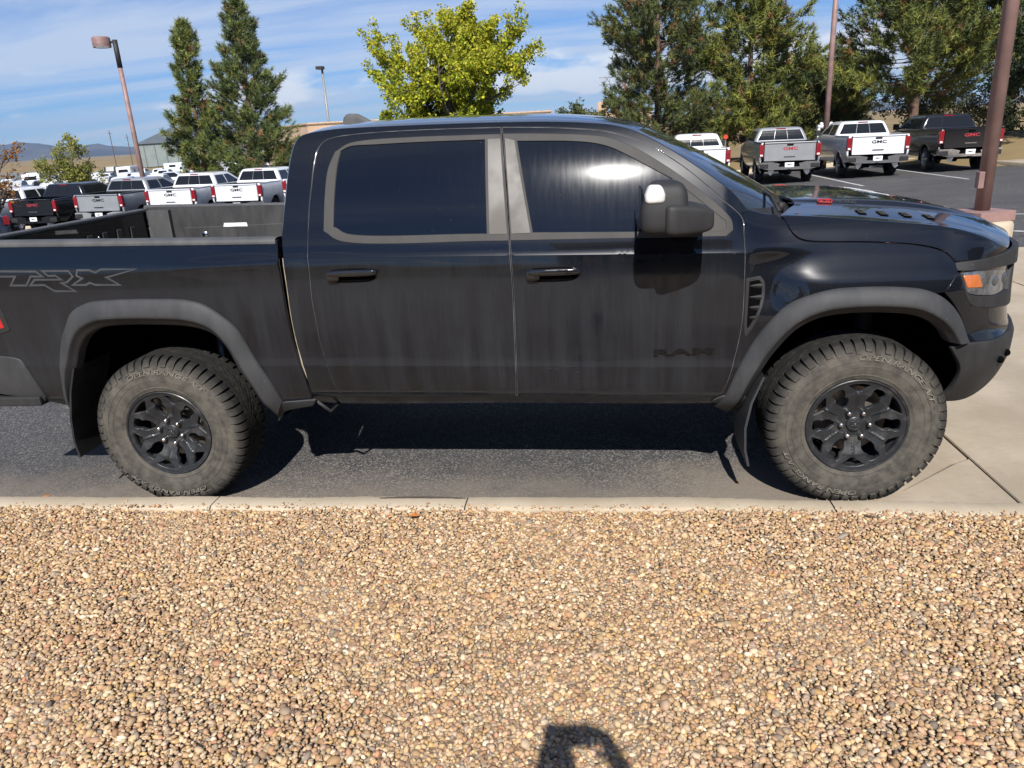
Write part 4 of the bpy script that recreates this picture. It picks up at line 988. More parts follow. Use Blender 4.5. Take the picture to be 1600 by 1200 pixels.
# kerb: cast segments with open joints; it sinks to the apron on the right
cuts = [-9.0, -7.1, -5.2, -3.3, -1.45, .30, 1.70, 3.55, 4.497]
kerb = thing('kerb', 'low tan concrete kerb between the gravel bed and the asphalt', 'kerb', (0, -.16, 0))
for a, b in zip(cuts[:-1], cuts[1:]):
    xx = np.linspace(a+.004, b-.004, 70); G = []; kr = np.random.default_rng(int(abs(a)*10)+1)
    for x in xx:
        h = .100-.028*float(sstep(2.6, 4.3, x))+.002*math.sin(x*7); w = .004*math.sin(x*5+1)+float(kr.normal(0, .0012))-(.008*float(kr.random()) if kr.random() < .08 else 0); h += float(kr.normal(0, .0008))
        y0, y1 = -.098+w, -.238
        G.append([(x, y0, -.05), (x, y0, h-.018), (x, y0-.006, h-.006), (x, y0-.018, h), (x, -.17, h+.001), (x, y1+.018, h), (x, y1+.006, h-.006), (x, y1, h-.018), (x, y1, -.05)])
    mb = MB(); mb.grid(G)
    for e in (0, -1):
        q = len(mb.v); mb.v += [tuple(map(float, t)) for t in G[e]]; mb.f.append(tuple(range(q, q+9))); mb.i.append(0)
    mb.build('kerb_segment', kerbm.m, kerb, smooth=True).data.set_sharp_from_angle(angle=R(50))
# concrete apron and pad, one slab to each joint
pad = thing('concrete_pad', 'tan concrete drive slabs in front of the black pickup', 'concrete pad', (6.5, 3, 0))
def slab(poly, name='slab', z=.022):
    bm = bmesh.new(); vs = [bm.verts.new((x, y, z)) for x, y in poly]; f = bm.faces.new(vs)
    if f.normal.z < 0: f.normal_flip()
    r = bmesh.ops.extrude_face_region(bm, geom=[f]); bmesh.ops.translate(bm, verts=[q for q in r['geom'] if isinstance(q, bmesh.types.BMVert)], vec=(0, 0, -.09))
    bmesh.ops.recalc_face_normals(bm, faces=bm.faces); bmesh.ops.bevel(bm, geom=[e for e in bm.edges if abs(e.verts[0].co.z-z) < 1e-4 and abs(e.verts[1].co.z-z) < 1e-4], offset=.004, segments=2, affect='EDGES')
    me = bpy.data.meshes.new(name); bm.to_mesh(me); bm.free(); me.materials.append(conc.m); return link(bpy.data.objects.new(name, me), pad)
slab([(3.62, -.101), (4.4955, -.101), (4.4955, .52), (4.40, .46), (4.0, .125)], z=.018)
slab([(3.60, -.08), (3.985, .135), (4.38, .475), (4.4955, .545), (4.4955, 2.6), (4.30, 2.6), (3.95, .60)], z=.012)
for x0, x1 in ((4.500, 7.02), (7.035, 9.6), (9.615, 13.0)):
    for y0, y1 in ((-.105, 2.60), (2.612, 5.2), (5.212, 7.5)):
        slab([(x0, y0), (x1, y0), (x1, y1), (x0, y1)], z=.024+.002*((x0+y0) % 1))
# far kerb island along the right edge of the lot
far_kerb = thing('lot_kerb', 'curving tan kerb at the far right edge of the parking lot', 'kerb', (17, 24, 0))
pth = [(17.6, 12.0), (17.2, 18.5), (16.95, 22.5), (17.0, 26.0), (16.9, 31.5), (15.5, 32.9), (-20, 33.1), (-43, 33.1)]
pr = resample(pth, .8, False, 100); G = []
for i in range(len(pr)):
    d = pr[min(i+1, len(pr)-1)]-pr[max(i-1, 0)]; d /= np.linalg.norm(d); nn = np.array([d[1], -d[0]]); z = float(zg(*pr[i])); q = pr[i]
    G.append([(q[0]-nn[0]*.02, q[1]-nn[1]*.02, z-.05), (q[0]-nn[0]*.0, q[1]-nn[1]*.0, z+.12), (q[0]+nn[0]*.03, q[1]+nn[1]*.03, z+.15), (q[0]+nn[0]*.17, q[1]+nn[1]*.17, z+.15), (q[0]+nn[0]*.17, q[1]+nn[1]*.17, z-.15)])
MB().grid(G).build('kerb_run', kerbm.m, far_kerb, smooth=True).data.set_sharp_from_angle(angle=R(40))
sheet('sidewalk', np.linspace(17.15, 23, 14), np.linspace(10, 27.2, 30), lambda x, y: zg(x, y)+.13, conc.m)
# painted stall lines
for i, x in enumerate([-24.4, -21.3, -18.3, -15.3, -12.4, -9.6, -6.6, -3.5, -.4, 2.7, 4.4, 7.55, 10.65, 13.75]):
    y0, y1 = 21.6, 29.3; yy = np.linspace(y0, y1, 20); s_ = .045
    G = [[(x+(y-y0)*.045-.055, y, float(zg(x+(y-y0)*.045, y))+.005), (x+(y-y0)*.045+.055, y, float(zg(x+(y-y0)*.045, y))+.005)] for y in yy]
    o = MB().grid(G, flip=True).build('stall_line', line_m.m, fix=False); o['kind'] = 'structure'
for (x0, y0), (x1, y1) in (((9.1, 9.9), (11.6, 7.9)), ((9.6, 12.6), (13.5, 10.6))):
    G = []
    for t in np.linspace(0, 1, 8):
        x, y = x0+(x1-x0)*t, y0+(y1-y0)*t; G.append([(x, y, float(zg(x, y))+.005), (x+.06, y+.09, float(zg(x+.06, y+.09))+.005)])
    o = MB().grid(G, flip=True).build('stall_line', line_m.m, fix=False); o['kind'] = 'structure'

# ------------------------------------------------------------------ gravel: every stone modelled, one mass
def make_gravel():
    g = np.random.default_rng(11)
    ph_ = (1+5**.5)/2; V = [(a, b, 0) for a in (-1, 1) for b in (-ph_, ph_)]; V = V+[(0, a, b) for a, b, _ in V]+[(b, 0, a) for a, b, _ in V]
    V = [tuple(np.array(q)/np.linalg.norm(q)) for q in V]; F = []
    for a in range(12):
        for b in range(a+1, 12):
            for d in range(b+1, 12):
                A_, B_, D_ = (np.array(V[q]) for q in (a, b, d))
                if max(np.linalg.norm(A_-B_), np.linalg.norm(B_-D_), np.linalg.norm(A_-D_)) < 1.1: F.append((a, b, d) if np.dot(np.cross(B_-A_, D_-A_), A_) > 0 else (a, d, b))
    B = np.array(V); F = np.array(F); nb = len(B)
    xs_, ys_ = [], []
    # jittered rows, a little denser where they show largest
    sp = .0138; yy = -.232
    pts = []
    while yy > -2.42:
        half = .62*(-(yy)-0)+0; x0 = -1.75+(-yy-.25)*.62; x1 = 5.55-(-yy-.25)*.30
        xx = np.arange(x0, x1, sp); pts.append(np.stack([xx+g.uniform(-.5, .5, len(xx))*sp, np.full(len(xx), yy)+g.uniform(-.5, .5, len(xx))*sp], 1)); yy -= sp*.95
    P = np.concatenate(pts)
    keep = (P[:, 1] < -.232); P = P[keep]; n = len(P)
    # a few strays over the kerb edge
    k = 520; S_ = np.stack([g.uniform(-1.7, 4.4, k), -.24+np.abs(g.normal(0, .022, k))], 1); P = np.concatenate([P, S_]); stray = np.concatenate([np.zeros(n, bool), np.ones(k, bool)]); n = len(P)
    size = np.exp(g.normal(math.log(.0082), .27, n)); size = np.clip(size, .0042, .018); size[stray] *= .62
    big = g.random(n) < .025; size[big] *= 1.4
    el = np.stack([np.exp(g.normal(.10, .20, n)), np.exp(g.normal(-.03, .16, n)), np.exp(g.normal(-.46, .18, n))], 1)*size[:, None]
    D = 1+g.normal(0, .15, (n, nb)); W = B[None]*D[..., None]
    W = np.sign(W)*np.abs(W)**g.uniform(.82, 1.1, (n, 1, 1)); W = W*el[:, None, :]
    az = g.uniform(0, 2*np.pi, n); tx = g.normal(0, .35, n); ty = g.normal(0, .35, n)
    def rot(W, a, i, j):
        c, s = np.cos(a)[:, None], np.sin(a)[:, None]; A, Bq = W[..., i].copy(), W[..., j].copy(); W[..., i] = A*c-Bq*s; W[..., j] = A*s+Bq*c; return W
    W = rot(W, tx, 1, 2); W = rot(W, ty, 0, 2); W = rot(W, az, 0, 1)
    und = .006*np.sin(P[:, 0]*3.1+1)*np.sin(P[:, 1]*4.3)+.004*np.sin(P[:, 0]*9.7+P[:, 1]*7)
    kh = .100-.028*sstep(2.6, 4.3, P[:, 0])
    base = np.minimum(.082+und, kh-.010+(-P[:, 1]-.23)*.12)
    base = base+el[:, 2]*.25+g.uniform(-.003, .0045, n)
    base[stray] = kh[stray]+el[stray, 2]*.7
    W[..., 0] += P[:, 0, None]; W[..., 1] += P[:, 1, None]; W[..., 2] += base[:, None]
    pal = np.array([(.50, .36, .205), (.57, .44, .27), (.40, .265, .14), (.63, .53, .37), (.44, .295, .19), (.33, .205, .12), (.37, .315, .245), (.20, .185, .17), (.70, .63, .50), (.52, .35, .14), (.45, .235, .145), (.26, .16, .115), (.10, .10, .10), (.55, .40, .29)])
    pr_ = np.array([.17, .15, .12, .12, .09, .07, .08, .035, .055, .045, .025, .03, .01, .06]); pr_ /= pr_.sum()
    pal = pal*.88+.12*(pal*pr_[:, None]).sum(0); c = pal[g.choice(len(pal), n, p=pr_)]*np.exp(g.normal(0, .16, (n, 1)))*np.exp(g.normal(0, .022, (n, 3)))
    cols = np.ones((n, nb, 4), np.float32); cols[..., :3] = np.clip(c*np.array([.94, .855, .765]), .02, .8)[:, None]*g.normal(1, .05, (n, nb, 1))
    f = (F[None]+(np.arange(n)*nb)[:, None, None]).reshape(-1, 3)
    a = NT('gravel_stone'); at = a.n('ShaderNodeVertexColor', layer_name='col'); cc = a.pos()
    m = a.mix(a.ramp(a.noise(cc, 190, 4, .6), .35, .75, 0, .35), at.outputs['Color'], (.30, .22, .15)); a.set('Base Color', m).set('Roughness', .7).set('Specular IOR Level', .3).bump(a.noise(cc, 260, 3), .35, .002)
    o = mobj('gravel', W.reshape(-1, 3), f, a.m, cols=cols.reshape(-1, 4))
    tag(o, 'tan and brown pea gravel filling the bed in front of the kerb', 'gravel', kind='stuff'); return n
n_stones = make_gravel()
# fallen leaves and a twig
leaf_m = simple('fallen_leaf', (.52, .17, .035), .7, var=.4, scale=30)
def dry_leaf(x, y, z, s, rz, label):
    mb = MB(); G = []
    for i, t in enumerate(np.linspace(-1, 1, 7)):
        w = math.sqrt(max(0, 1-t*t))*.42+.02; G.append([(t*s, -w*s, .35*s*w), (t*s, 0, .05*s*math.cos(t*3)), (t*s, w*s, .30*s*w)])
    mb.grid(G); o = mb.build('fallen_leaf', leaf_m, smooth=True, fix=False); o.location = (x, y, z); o.rotation_euler = (.2, .15, rz); tag(o, label, 'leaf', 'fallen leaves'); return o
dry_leaf(1.46, -.345, .116, .026, .3, 'bright orange fallen leaf on the gravel just below the kerb joint')
dry_leaf(1.33, -.350, .114, .016, 1.2, 'tiny orange leaf scrap on the gravel left of the larger orange leaf')
dry_leaf(-.91, .06, .012, .022, .9, 'small yellow leaf on the asphalt behind the rear wheel by the kerb')
dry_leaf(3.16, .24, .012, .018, 2.0, 'orange leaf on the asphalt beside the front mud flap shadow')
dry_leaf(.28, .02, .02, .018, .5, 'small brown leaf on the asphalt in front of the rear tyre by the kerb')
mb = MB(); mb.tube([(3.63, -.20, .060), (3.66, -.26, .080), (3.70, -.31, .098)], [.006, .005, .003], 6); tag(mb.build('twig', simple('twig_bark', (.06, .047, .038), .8), smooth=True), 'short brown twig lying across the kerb below the front tyre', 'twig')
mb = MB(); mb.tube([(1.22, -.135, .104), (1.40, -.13, .108), (1.55, -.128, .106), (1.69, -.133, .103)], [.003, .005, .004, .002], 6); tag(mb.build('bark_strip', MATS['twig_bark'], smooth=True), 'thin dark strip of bark lying on the kerb left of the joint', 'bark')

# ------------------------------------------------------------------ parked pickups
def truck_paint(name, col, rough=.25, metal=0.0):
    a = NT(name); c = a.co(); a.set('Base Color', a.mix(a.ramp(a.noise(c, 2.5, 5), .3, .7), col, tuple(q*.9 for q in col))).set('Roughness', rough).set('Metallic', metal).set('Coat Weight', .8).set('Coat Roughness', .06); return a.m
P_WHITE = truck_paint('white_truck_paint', (.74, .75, .76)); P_BLACK = truck_paint('black_truck_paint', (.006, .006, .008)); P_SILV = truck_paint('silver_truck_paint', (.36, .37, .38), .32, .35)
gl_far = glass_tint('parked_truck_glass', (.012, .014, .017), .1); gl_far.node_tree.nodes['Principled BSDF'].inputs['Coat IOR'].default_value = 1.28; letters_blk = simple('tailgate_letters_black', (.015, .015, .016), .4); letters_red = simple('tailgate_letters_red', (.40, .04, .05), .35)
redtail = simple('parked_tail_red', (.22, .008, .014), .2, coat=.8); platem = simple('plate_white', (.78, .78, .77), .5); dk_tyre = simple('parked_tyre', (.016, .016, .017), .85); rim_silver = simple('parked_rim', (.42, .42, .43), .3, .85)
def small_wheel():
    mb = MB(); mb.lathe([(.25, .02), (.26, .0), (.33, -.008), (.385, .012), (.402, .05), (.405, .14), (.402, .23), (.385, .27), (.26, .28)], 40)
    w = mb.build('wheel', dk_tyre, smooth=True); w.data.set_sharp_from_angle(angle=R(50))
    m2 = MB(); m2.lathe([(.255, .012), (.245, .008), (.235, .03), (.22, .09)], 40, 0); m2.lathe([(0, .10), (.23, .10)], 24, 1); m2.lathe([(0, .02), (.06, .025), (.07, .05), (.07, .1)], 20, 0)
    for k in range(6):
        a = R(60*k)
        for s in (-.14, .14):
            m2.tube([(.05*math.cos(a), .035, .05*math.sin(a)), (.245*math.cos(a+s), .022, .245*math.sin(a+s))], [.026, .022], 6)
    m2.build('rim', [rim_silver, black], w, smooth=True).data.set_sharp_from_angle(angle=R(40)); return w
_dep = hermite([.40, .52, .70, .95, 1.15, 1.30, 1.38, 1.44], [.13, .07, .02, .0, .004, .018, .035, .06])
SIDE = lambda sg: (lambda y, z, d: np.stack([sg*(1.03-_dep(z)-d-.10*sstep(5.2, 5.95, y)), np.asarray(y, float)+0*z, np.asarray(z, float)], -1))
def arch(c, r, n=15): return [(c+r*math.cos(t), .40+r*1.02*math.sin(t)) for t in np.linspace(R(-8), R(188), n)]
wheel_proto = None
def parked(label, xy, hd, pm, letters, bumper, group, lite=True):
    global wheel_proto
    z = float(zg(*xy)); t = thing('parked_pickup', label, 'pickup truck', (0, 0, 0), group, local=True)
    low = [(.10, .72), (.16, .56), (.70, .50)]+arch(1.22, .50)[::-1]+[(1.80, .48), (4.38, .46)]+arch(4.97, .50)[::-1]+[(5.52, .50), (5.86, .58), (5.90, .95), (5.80, 1.16), (4.70, 1.27), (4.30, 1.40), (1.93, 1.405), (1.90, 1.43), (.02, 1.43), (.0, 1.40), (.02, .80)]
    for sg in (1, -1):
        v, f, n, i = panel_arrays(low, grid=.11, step=.06, flange=.06, edge=.008, S=SIDE(sg))
        if sg < 0: f = [q[::-1] for q in f]; n = -n
        v2, f2 = v, f
        o = mobj('body_side', v2, f2, pm, t, None, None); 
        bm = bmesh.new(); bm.from_mesh(o.data); bmesh.ops.remove_doubles(bm, verts=bm.verts, dist=1e-4); bmesh.ops.recalc_face_normals(bm, faces=bm.faces)
        bm.to_mesh(o.data); bm.free(); o.data.set_sharp_from_angle(angle=R(45))
        for yc in (1.22, 4.97):
            mb = MB(); P = arch(yc, .51, 20); G = [[(sg*(1.01-d), y, zz) for y, zz in P] for d in (0, .30)]; mb.grid(G); mb.add([(sg*.72, y, zz) for y, zz in P], [tuple(range(len(P)))]); mb.build('wheel_house', black, o, fix=False)
        mb = MB(); mb.box((sg*.99, 2.98, 1.10), (.004, .09, .018), bev=.003); mb.build('door_handle', pm, o)
        mb = MB(); mb.tube([(sg*(1.035), y, 1.40) for y in (1.93, 3.0, 4.2)], .012, 6); mb.build('belt_moulding', chrome if bumper is chrome else black, o)
    # hood, bed rails, bed floor, nose
    mb = MB(); G = [[(x, y, zz+.05*(1-(x/.95)**2)) for x in np.linspace(-.96, .96, 11)] for y, zz in ((4.35, 1.37), (4.7, 1.30), (5.2, 1.25), (5.65, 1.18), (5.88, 1.08), (5.92, .75), (5.90, .5))]; mb.grid(G); mb.build('hood', pm, t, smooth=True)
    mb = MB()
    for sg in (1, -1): mb.box((sg*.945, .96, 1.415), (.05, .94, .022), bev=.01)
    mb.box((0, 1.90, 1.40), (.95, .04, .03), bev=.01); mb.build('bed_rail', pm if pm is not P_SILV else plast_dk, t)
    MB().box((0, 1.0, .80), (.93, .95, .02)).build('bed_floor', black, t)
    MB().box((0, 3.2, .62), (.90, 2.6, .16)).build('chassis', black, t)
    # cab greenhouse as stacked rounded sections
    lev = [(1.36, .975, 1.93, 4.62), (1.45, .955, 1.94, 4.42), (1.60, .895, 1.985, 4.12), (1.75, .825, 2.04, 3.83), (1.83, .78, 2.075, 3.68), (1.875, .74, 2.11, 3.57), (1.905, .66, 2.20, 3.42), (1.918, .45, 2.45, 3.15), (1.92, .1, 2.7, 2.9)]
    G = []
    for zz, w, y0, y1 in lev:
        row = []; r = min(.10, w*.5)
        for cx, cy, a0 in ((w-r, y0+r, -90), (w-r, y1-r*1.4, 0), (-(w-r), y1-r*1.4, 90), (-(w-r), y0+r, 180)):
            for a in np.linspace(a0, a0+90, 6): row.append((cx+r*math.cos(R(a)), cy+(r if cy < 3 else r*1.4)*math.sin(R(a)), zz))
        row.append(row[0]); G.append(row)
    mb = MB(); mb.grid(G); cab = mb.build('cab', pm, t, smooth=True); cab.data.set_sharp_from_angle(angle=R(50))
    L_ = np.array(lev); wz = lambda q: float(np.interp(q, L_[:, 0], L_[:, 1])); yr = lambda q: float(np.interp(q, L_[:, 0], L_[:, 2])); yf = lambda q: float(np.interp(q, L_[:, 0], L_[:, 3]))
    zs = np.linspace(1.47, 1.815, 8)
    for a0, a1 in ((-1, -.30), (-.29, .29), (.30, 1)):
        G = [[(u*(wz(q)-.115), yr(q)-.006, q) for u in np.linspace(a0, a1, 4)] for q in zs]; MB().grid(G).build('rear_window', gl_far, cab, fix=False)
    for sg in (1, -1):
        for y0, y1 in ((lambda q: yr(q)+.15, lambda q: 2.92), (lambda q: 3.0, lambda q: yf(q)-.32)):
            G = [[(sg*(wz(q)+.006), y0(q)+(y1(q)-y0(q))*u, q) for u in np.linspace(0, 1, 5)] for q in np.linspace(1.44, 1.80, 7)]; MB().grid(G).build('side_window', gl_far, cab, fix=False)
        mb = MB(); mb.box((sg*1.13, 4.02, 1.50), (.10, .07, .11), bev=.03); mb.tube([(sg*.96, 4.06, 1.44), (sg*1.08, 4.03, 1.46)], .03, 6); mb.build('side_mirror', black if pm is not P_WHITE else plast_dk, t, smooth=False)
    G = [[(u*(wz(q)-.08), yf(q)+.008, q) for u in np.linspace(-1, 1, 7)] for q in np.linspace(1.40, 1.83, 7)]; MB().grid(G).build('windshield', gl_far, cab, fix=False)
    MB().box((0, yr(1.86)-.012, 1.862), (.17, .022, .018), bev=.006).build('brake_lamp', redtail, cab)
    MB().box((0, 2.55, 1.935), (.02, .07, .022), taper=.5, bev=.004).build('roof_antenna', plast_dk, cab)
    # tailgate with a raised frame, handle, letters
    mb = MB(); mb.box((0, .03, 1.12), (.865, .035, .305), bev=.02); tgp = mb.build('tailgate', pm, t)
    mb = MB(); mb.box((0, .015, 1.41), (.87, .05, .02), bev=.012); mb.prism([(-.86, .86), (-.48, .86), (-.40, .90), (.40, .90), (.48, .86), (.86, .86), (.86, .80), (-.86, .80)], -.03, .02)
    for s in (1, -1): mb.box((s*.845, -.004, 1.13), (.012, .014, .26), bev=.006)
    mb.build('tailgate_frame', pm, tgp)
    MB().box((0, -.008, 1.335), (.11, .012, .028), bev=.01).build('tailgate_handle', black, tgp)
    tv, tf = text_mesh('GMC', .50, .105, 0, .0, .022); mb = MB(); mb.add([(x-.23, -.014, zz+1.16) for x, zz, _ in tv], [q for q in tf]); mb.build('brand_letters', letters, tgp, fix=False)
    mb = MB(); mb.box((.0, -.032, .945), (.19, .004, .012)); mb.build('model_script', letters if letters is letters_blk else chrome, tgp)
    for sg in (1, -1):
        mb = MB(); mb.box((sg*.958, .055, 1.155), (.078, .075, .215), bev=.02); tl_ = mb.build('tail_light', redtail, t)
        mb = MB(); mb.box((sg*.958, -.022, 1.00), (.045, .006, .03), bev=.004); mb.build('reverse_lamp', whitepl, tl_)
        mb = MB(); mb.lathe([(.10, .0), (.075, .0), (.06, .03), (0, .03)], 4, c=(sg*.62, -.06, .40)); mb.box((sg*.60, .02, .46), (.10, .06, .03), bev=.012); mb.build('exhaust_tip', chrome, t)
        mb = MB(); mb.prism([(-.23, .50), (.06, .50), (.11, .60), (.10, .70), (-.23, .74)] if False else [(.0, .0)]*3, 0, 1) if False else None
        mb = MB(); mb.box((sg*.86, -.02, .63), (.15, .085, .085), bev=.03); mb.build('bumper_corner_step', plast_dk, t)
    mb = MB(); mb.prism([(-1.02, .57), (-.70, .50), (.70, .50), (1.02, .57), (1.02, .76), (.60, .77), (.30, .70), (-.30, .70), (-.60, .77), (-1.02, .76)], -.085, .12); bp = mb.build('rear_bumper', bumper, t)
    mb = MB(); mb.prism([(-.36, .60), (.36, .60), (.32, .72), (-.32, .72)], -.100, -.06); mb.build('plate_recess', black, bp)
    mb = MB(); mb.box((0, -.108, .66), (.155, .006, .080), bev=.004); pl = mb.build('licence_plate', platem, t)
    mb = MB(); mb.prism([(-.11, .655), (-.03, .690), (.05, .665), (.11, .685), (.09, .655), (.0, .645)], -.117, -.1145); mb.build('plate_print', letters_blk, pl)
    MB().box((0, -.10, .47), (.05, .09, .04)).build('tow_hitch', black, t)
    mb = MB(); mb.tube([(-.75, 1.22, .40), (-.15, 1.22, .40), (-.1, 1.22, .40), (.1, 1.22, .40), (.15, 1.22, .40), (.75, 1.22, .40)], [.05, .05, .13, .13, .05, .05], 10); mb.build('rear_axle', black, t, smooth=True)
    for yc in (1.22, 4.97):
        for sg in (1, -1):
            if wheel_proto is None: w = small_wheel(); wheel_proto = w
            else: w = copy_tree(wheel_proto)
            w.parent = t; w.location = (sg*.99, yc, .40); w.rotation_euler = (0, 0, R(90) if sg > 0 else R(-90))
    t.location = (xy[0], xy[1], z); t.rotation_euler = (0, R(1.0) if xy[0] < 0 else R(.8), -R(hd)); return t
gr = 'pickups parked tail out along the row'
parked('white pickup with chrome bumper, nearest to the black pickup cab in the left row', (-11.55, 24.85), 2, P_WHITE, letters_blk, chrome, gr)
parked('white pickup with white bumper, second from the black pickup cab in the left row', (-14.15, 24.6), 0, P_WHITE, letters_blk, P_WHITE, gr)
parked('silver pickup between a white and a black one in the left row', (-17.05, 24.4), 1, P_SILV, letters_blk, P_SILV, gr)
parked('black pickup with red tailgate letters beside the silver one in the left row', (-20.35, 25.0), 0, P_BLACK, letters_red, P_BLACK, gr)
parked('white pickup at the left edge, behind the black one with red letters', (-23.3, 25.2), 0, P_WHITE, letters_blk, chrome, gr)
parked('white pickup almost hidden behind the black pickup cab, only its left tail lamp showing', (-8.62, 24.8), 2, P_WHITE, letters_blk, chrome, gr)
parked('white pickup half hidden behind the black pickup windshield, right row', (6.0, 24.65), 3, P_WHITE, letters_blk, chrome, gr)
parked('silver pickup with red tailgate letters behind the hood, right row', (9.12, 24.9), 3, P_SILV, letters_red, chrome, gr)
parked('white pickup with black tailgate letters between the silver and black ones, right row', (12.12, 25.0), 2, P_WHITE, letters_blk, chrome, gr)
parked('black pickup with chrome bumper behind the near brown lamp post', (15.15, 25.0), 1, P_BLACK, letters_red, chrome, gr)

# low-detail cars farther off
def simple_car(name, label, cat, loc, hd, pm, kind='pickup', group=None):
    t = thing(name, label, cat, (0, 0, 0), group, local=True)
    mb = MB(); L2 = 2.7
    if kind == 'sedan': prof = [(0, .45), (.03, .80), (.15, .98), (1.05, 1.04), (1.6, 1.40), (2.6, 1.44), (3.4, 1.05), (4.4, .92), (4.65, .70), (4.68, .40)]
    elif kind == 'van': prof = [(0, .45), (0, 2.3), (.1, 2.45), (4.5, 2.5), (5.0, 1.5), (5.8, 1.1), (5.85, .45)]
    else: prof = [(0, .5), (0, 1.15), (1.75, 1.15), (1.85, 1.62), (2.1, 1.78), (3.3, 1.78), (4.2, 1.2), (5.4, 1.08), (5.5, .5)]
    hw = .93 if kind != 'van' else 1.15; n_ = len(prof); G = []
    for x, k in ((-hw, .0), (-hw, .0), (-hw*.97, .03), (-hw*.84, .055), (0, .075), (hw*.84, .055), (hw*.97, .03), (hw, .0)):
        pass
    for u in np.linspace(-1, 1, 11):
        sh = 1-.04*abs(u)**6; row = []
        for y, z in prof:
            top = max(0, (z-1.0)); w = hw-.22*top if kind != 'van' else hw; row.append((u*w, y if abs(u) < .95 else y*.985+.03, z-.06*abs(u)**8*(z > .6)))
        G.append(row)
    mb.grid(G)
    for e in (0, -1): b = len(mb.v); mb.v += [tuple(q) for q in G[e]]; mb.f.append(tuple(range(b, b+n_))); mb.i.append(0)
    body = mb.build('body', pm, t, smooth=True); body.data.set_sharp_from_angle(angle=R(35))
    if kind == 'sedan': wins = [([(1.15, 1.06), (1.60, 1.36), (2.55, 1.39), (3.25, 1.07)])]; yb, zb = (1.10, 1.53), (1.09, 1.37)
    elif kind == 'van': wins = [([(1.2, 1.5), (1.2, 2.0), (2.6, 2.0), (2.6, 1.5)]), ([(4.0, 1.5), (4.0, 2.1), (4.55, 2.1), (4.85, 1.5)])]; yb, zb = (-.004, -.004), (1.5, 2.0)
    else: wins = [([(1.98, 1.22), (2.12, 1.68), (3.25, 1.70), (3.95, 1.22)])]; yb, zb = (1.765, 1.84), (1.24, 1.62)
    for sg in (1, -1):
        for wq in wins: MB().add([(sg*(hw-(.22*max(0, z-1.0) if kind != 'van' else 0)+.012), y, z) for y, z in wq], [tuple(range(len(wq)))]).build('side_window', gl_far, body, fix=False)
        mb = MB(); mb.box((sg*(hw-.09), -.01, .85), (.07, .03, .12), bev=.01); mb.build('tail_light', redtail, body)
        for yc in (1.0, (3.75 if kind == 'sedan' else 4.4)):
            mb = MB(); mb.lathe([(0, 0), (.2, .0), (.3, -.01), (.33, .04), (.33, .2), (0, .2)], 18); w = mb.build('wheel', dk_tyre, t, smooth=True); w.location = (sg*(hw+.01), yc, .33); w.rotation_euler = (0, 0, R(90) if sg > 0 else R(-90))
    MB().add([(-hw*.72, yb[0]-.012, zb[0]), (hw*.72, yb[0]-.012, zb[0]), (hw*.62, yb[1]-.012, zb[1]), (-hw*.62, yb[1]-.012, zb[1])], [(0, 1, 2, 3)]).build('rear_window', gl_far, body, fix=False)
    t.location = (loc[0], loc[1], float(terr(*loc[:2])) if len(loc) < 3 else loc[2]); t.rotation_euler = (0, 0, -R(hd)); return t
P_NAVY = truck_paint('navy_car_paint', (.010, .014, .028)); P_GREY = truck_paint('grey_car_paint', (.16, .17, .18)); P_OFFW = truck_paint('offwhite_paint', (.62, .62, .60), .4)
simple_car('navy_car', 'dark navy car tail at the left edge, in front of the black pickup', 'car', (-14.45, 15.2), -58, P_NAVY, 'sedan')
for i, (x, y) in enumerate(((-44.2, 60.5), (-41.5, 62.2), (-38.6, 63.2))):
    simple_car('distant_pickup', ('leftmost', 'middle', 'rightmost')[i]+' of three small white pickups parked far off beside the lamp post', 'pickup truck', (x, y), -12, P_WHITE, 'pickup', 'white pickups in the far lot')
rr_ = np.random.default_rng(5)
k = 0
for row, (yy, n_) in enumerate(((78, 11), (90, 13), (104, 15), (122, 17), (145, 19), (175, 22))):
    for i in range(n_):
        px = -(yy*.98)+i*(yy*.66/n_)+rr_.uniform(-.8, .8); y = yy+rr_.uniform(-2, 2)+(px+60)*.2
        if rr_.random() < .12: continue
        kd = 'van' if rr_.random() < (.0 if row < 2 else .3) else 'pickup'; pm = P_WHITE if rr_.random() < .62 else (P_OFFW if rr_.random() < .5 else (P_GREY if rr_.random() < .6 else P_BLACK))
        cn = {P_WHITE: 'white', P_OFFW: 'cream', P_GREY: 'grey', P_BLACK: 'black'}[pm]; rn = ('nearest', 'second', 'third', 'fourth', 'fifth', 'farthest')[row]
        simple_car('distant_vehicle', 'tiny %s %s in the %s row of the far storage lot' % (cn, 'pickup' if kd == 'pickup' else 'box van', rn), 'vehicle', (px, y), rr_.choice([-15, 165, 75])+rr_.uniform(-4, 4), pm, kd, 'vehicles in the far storage lot'); k += 1

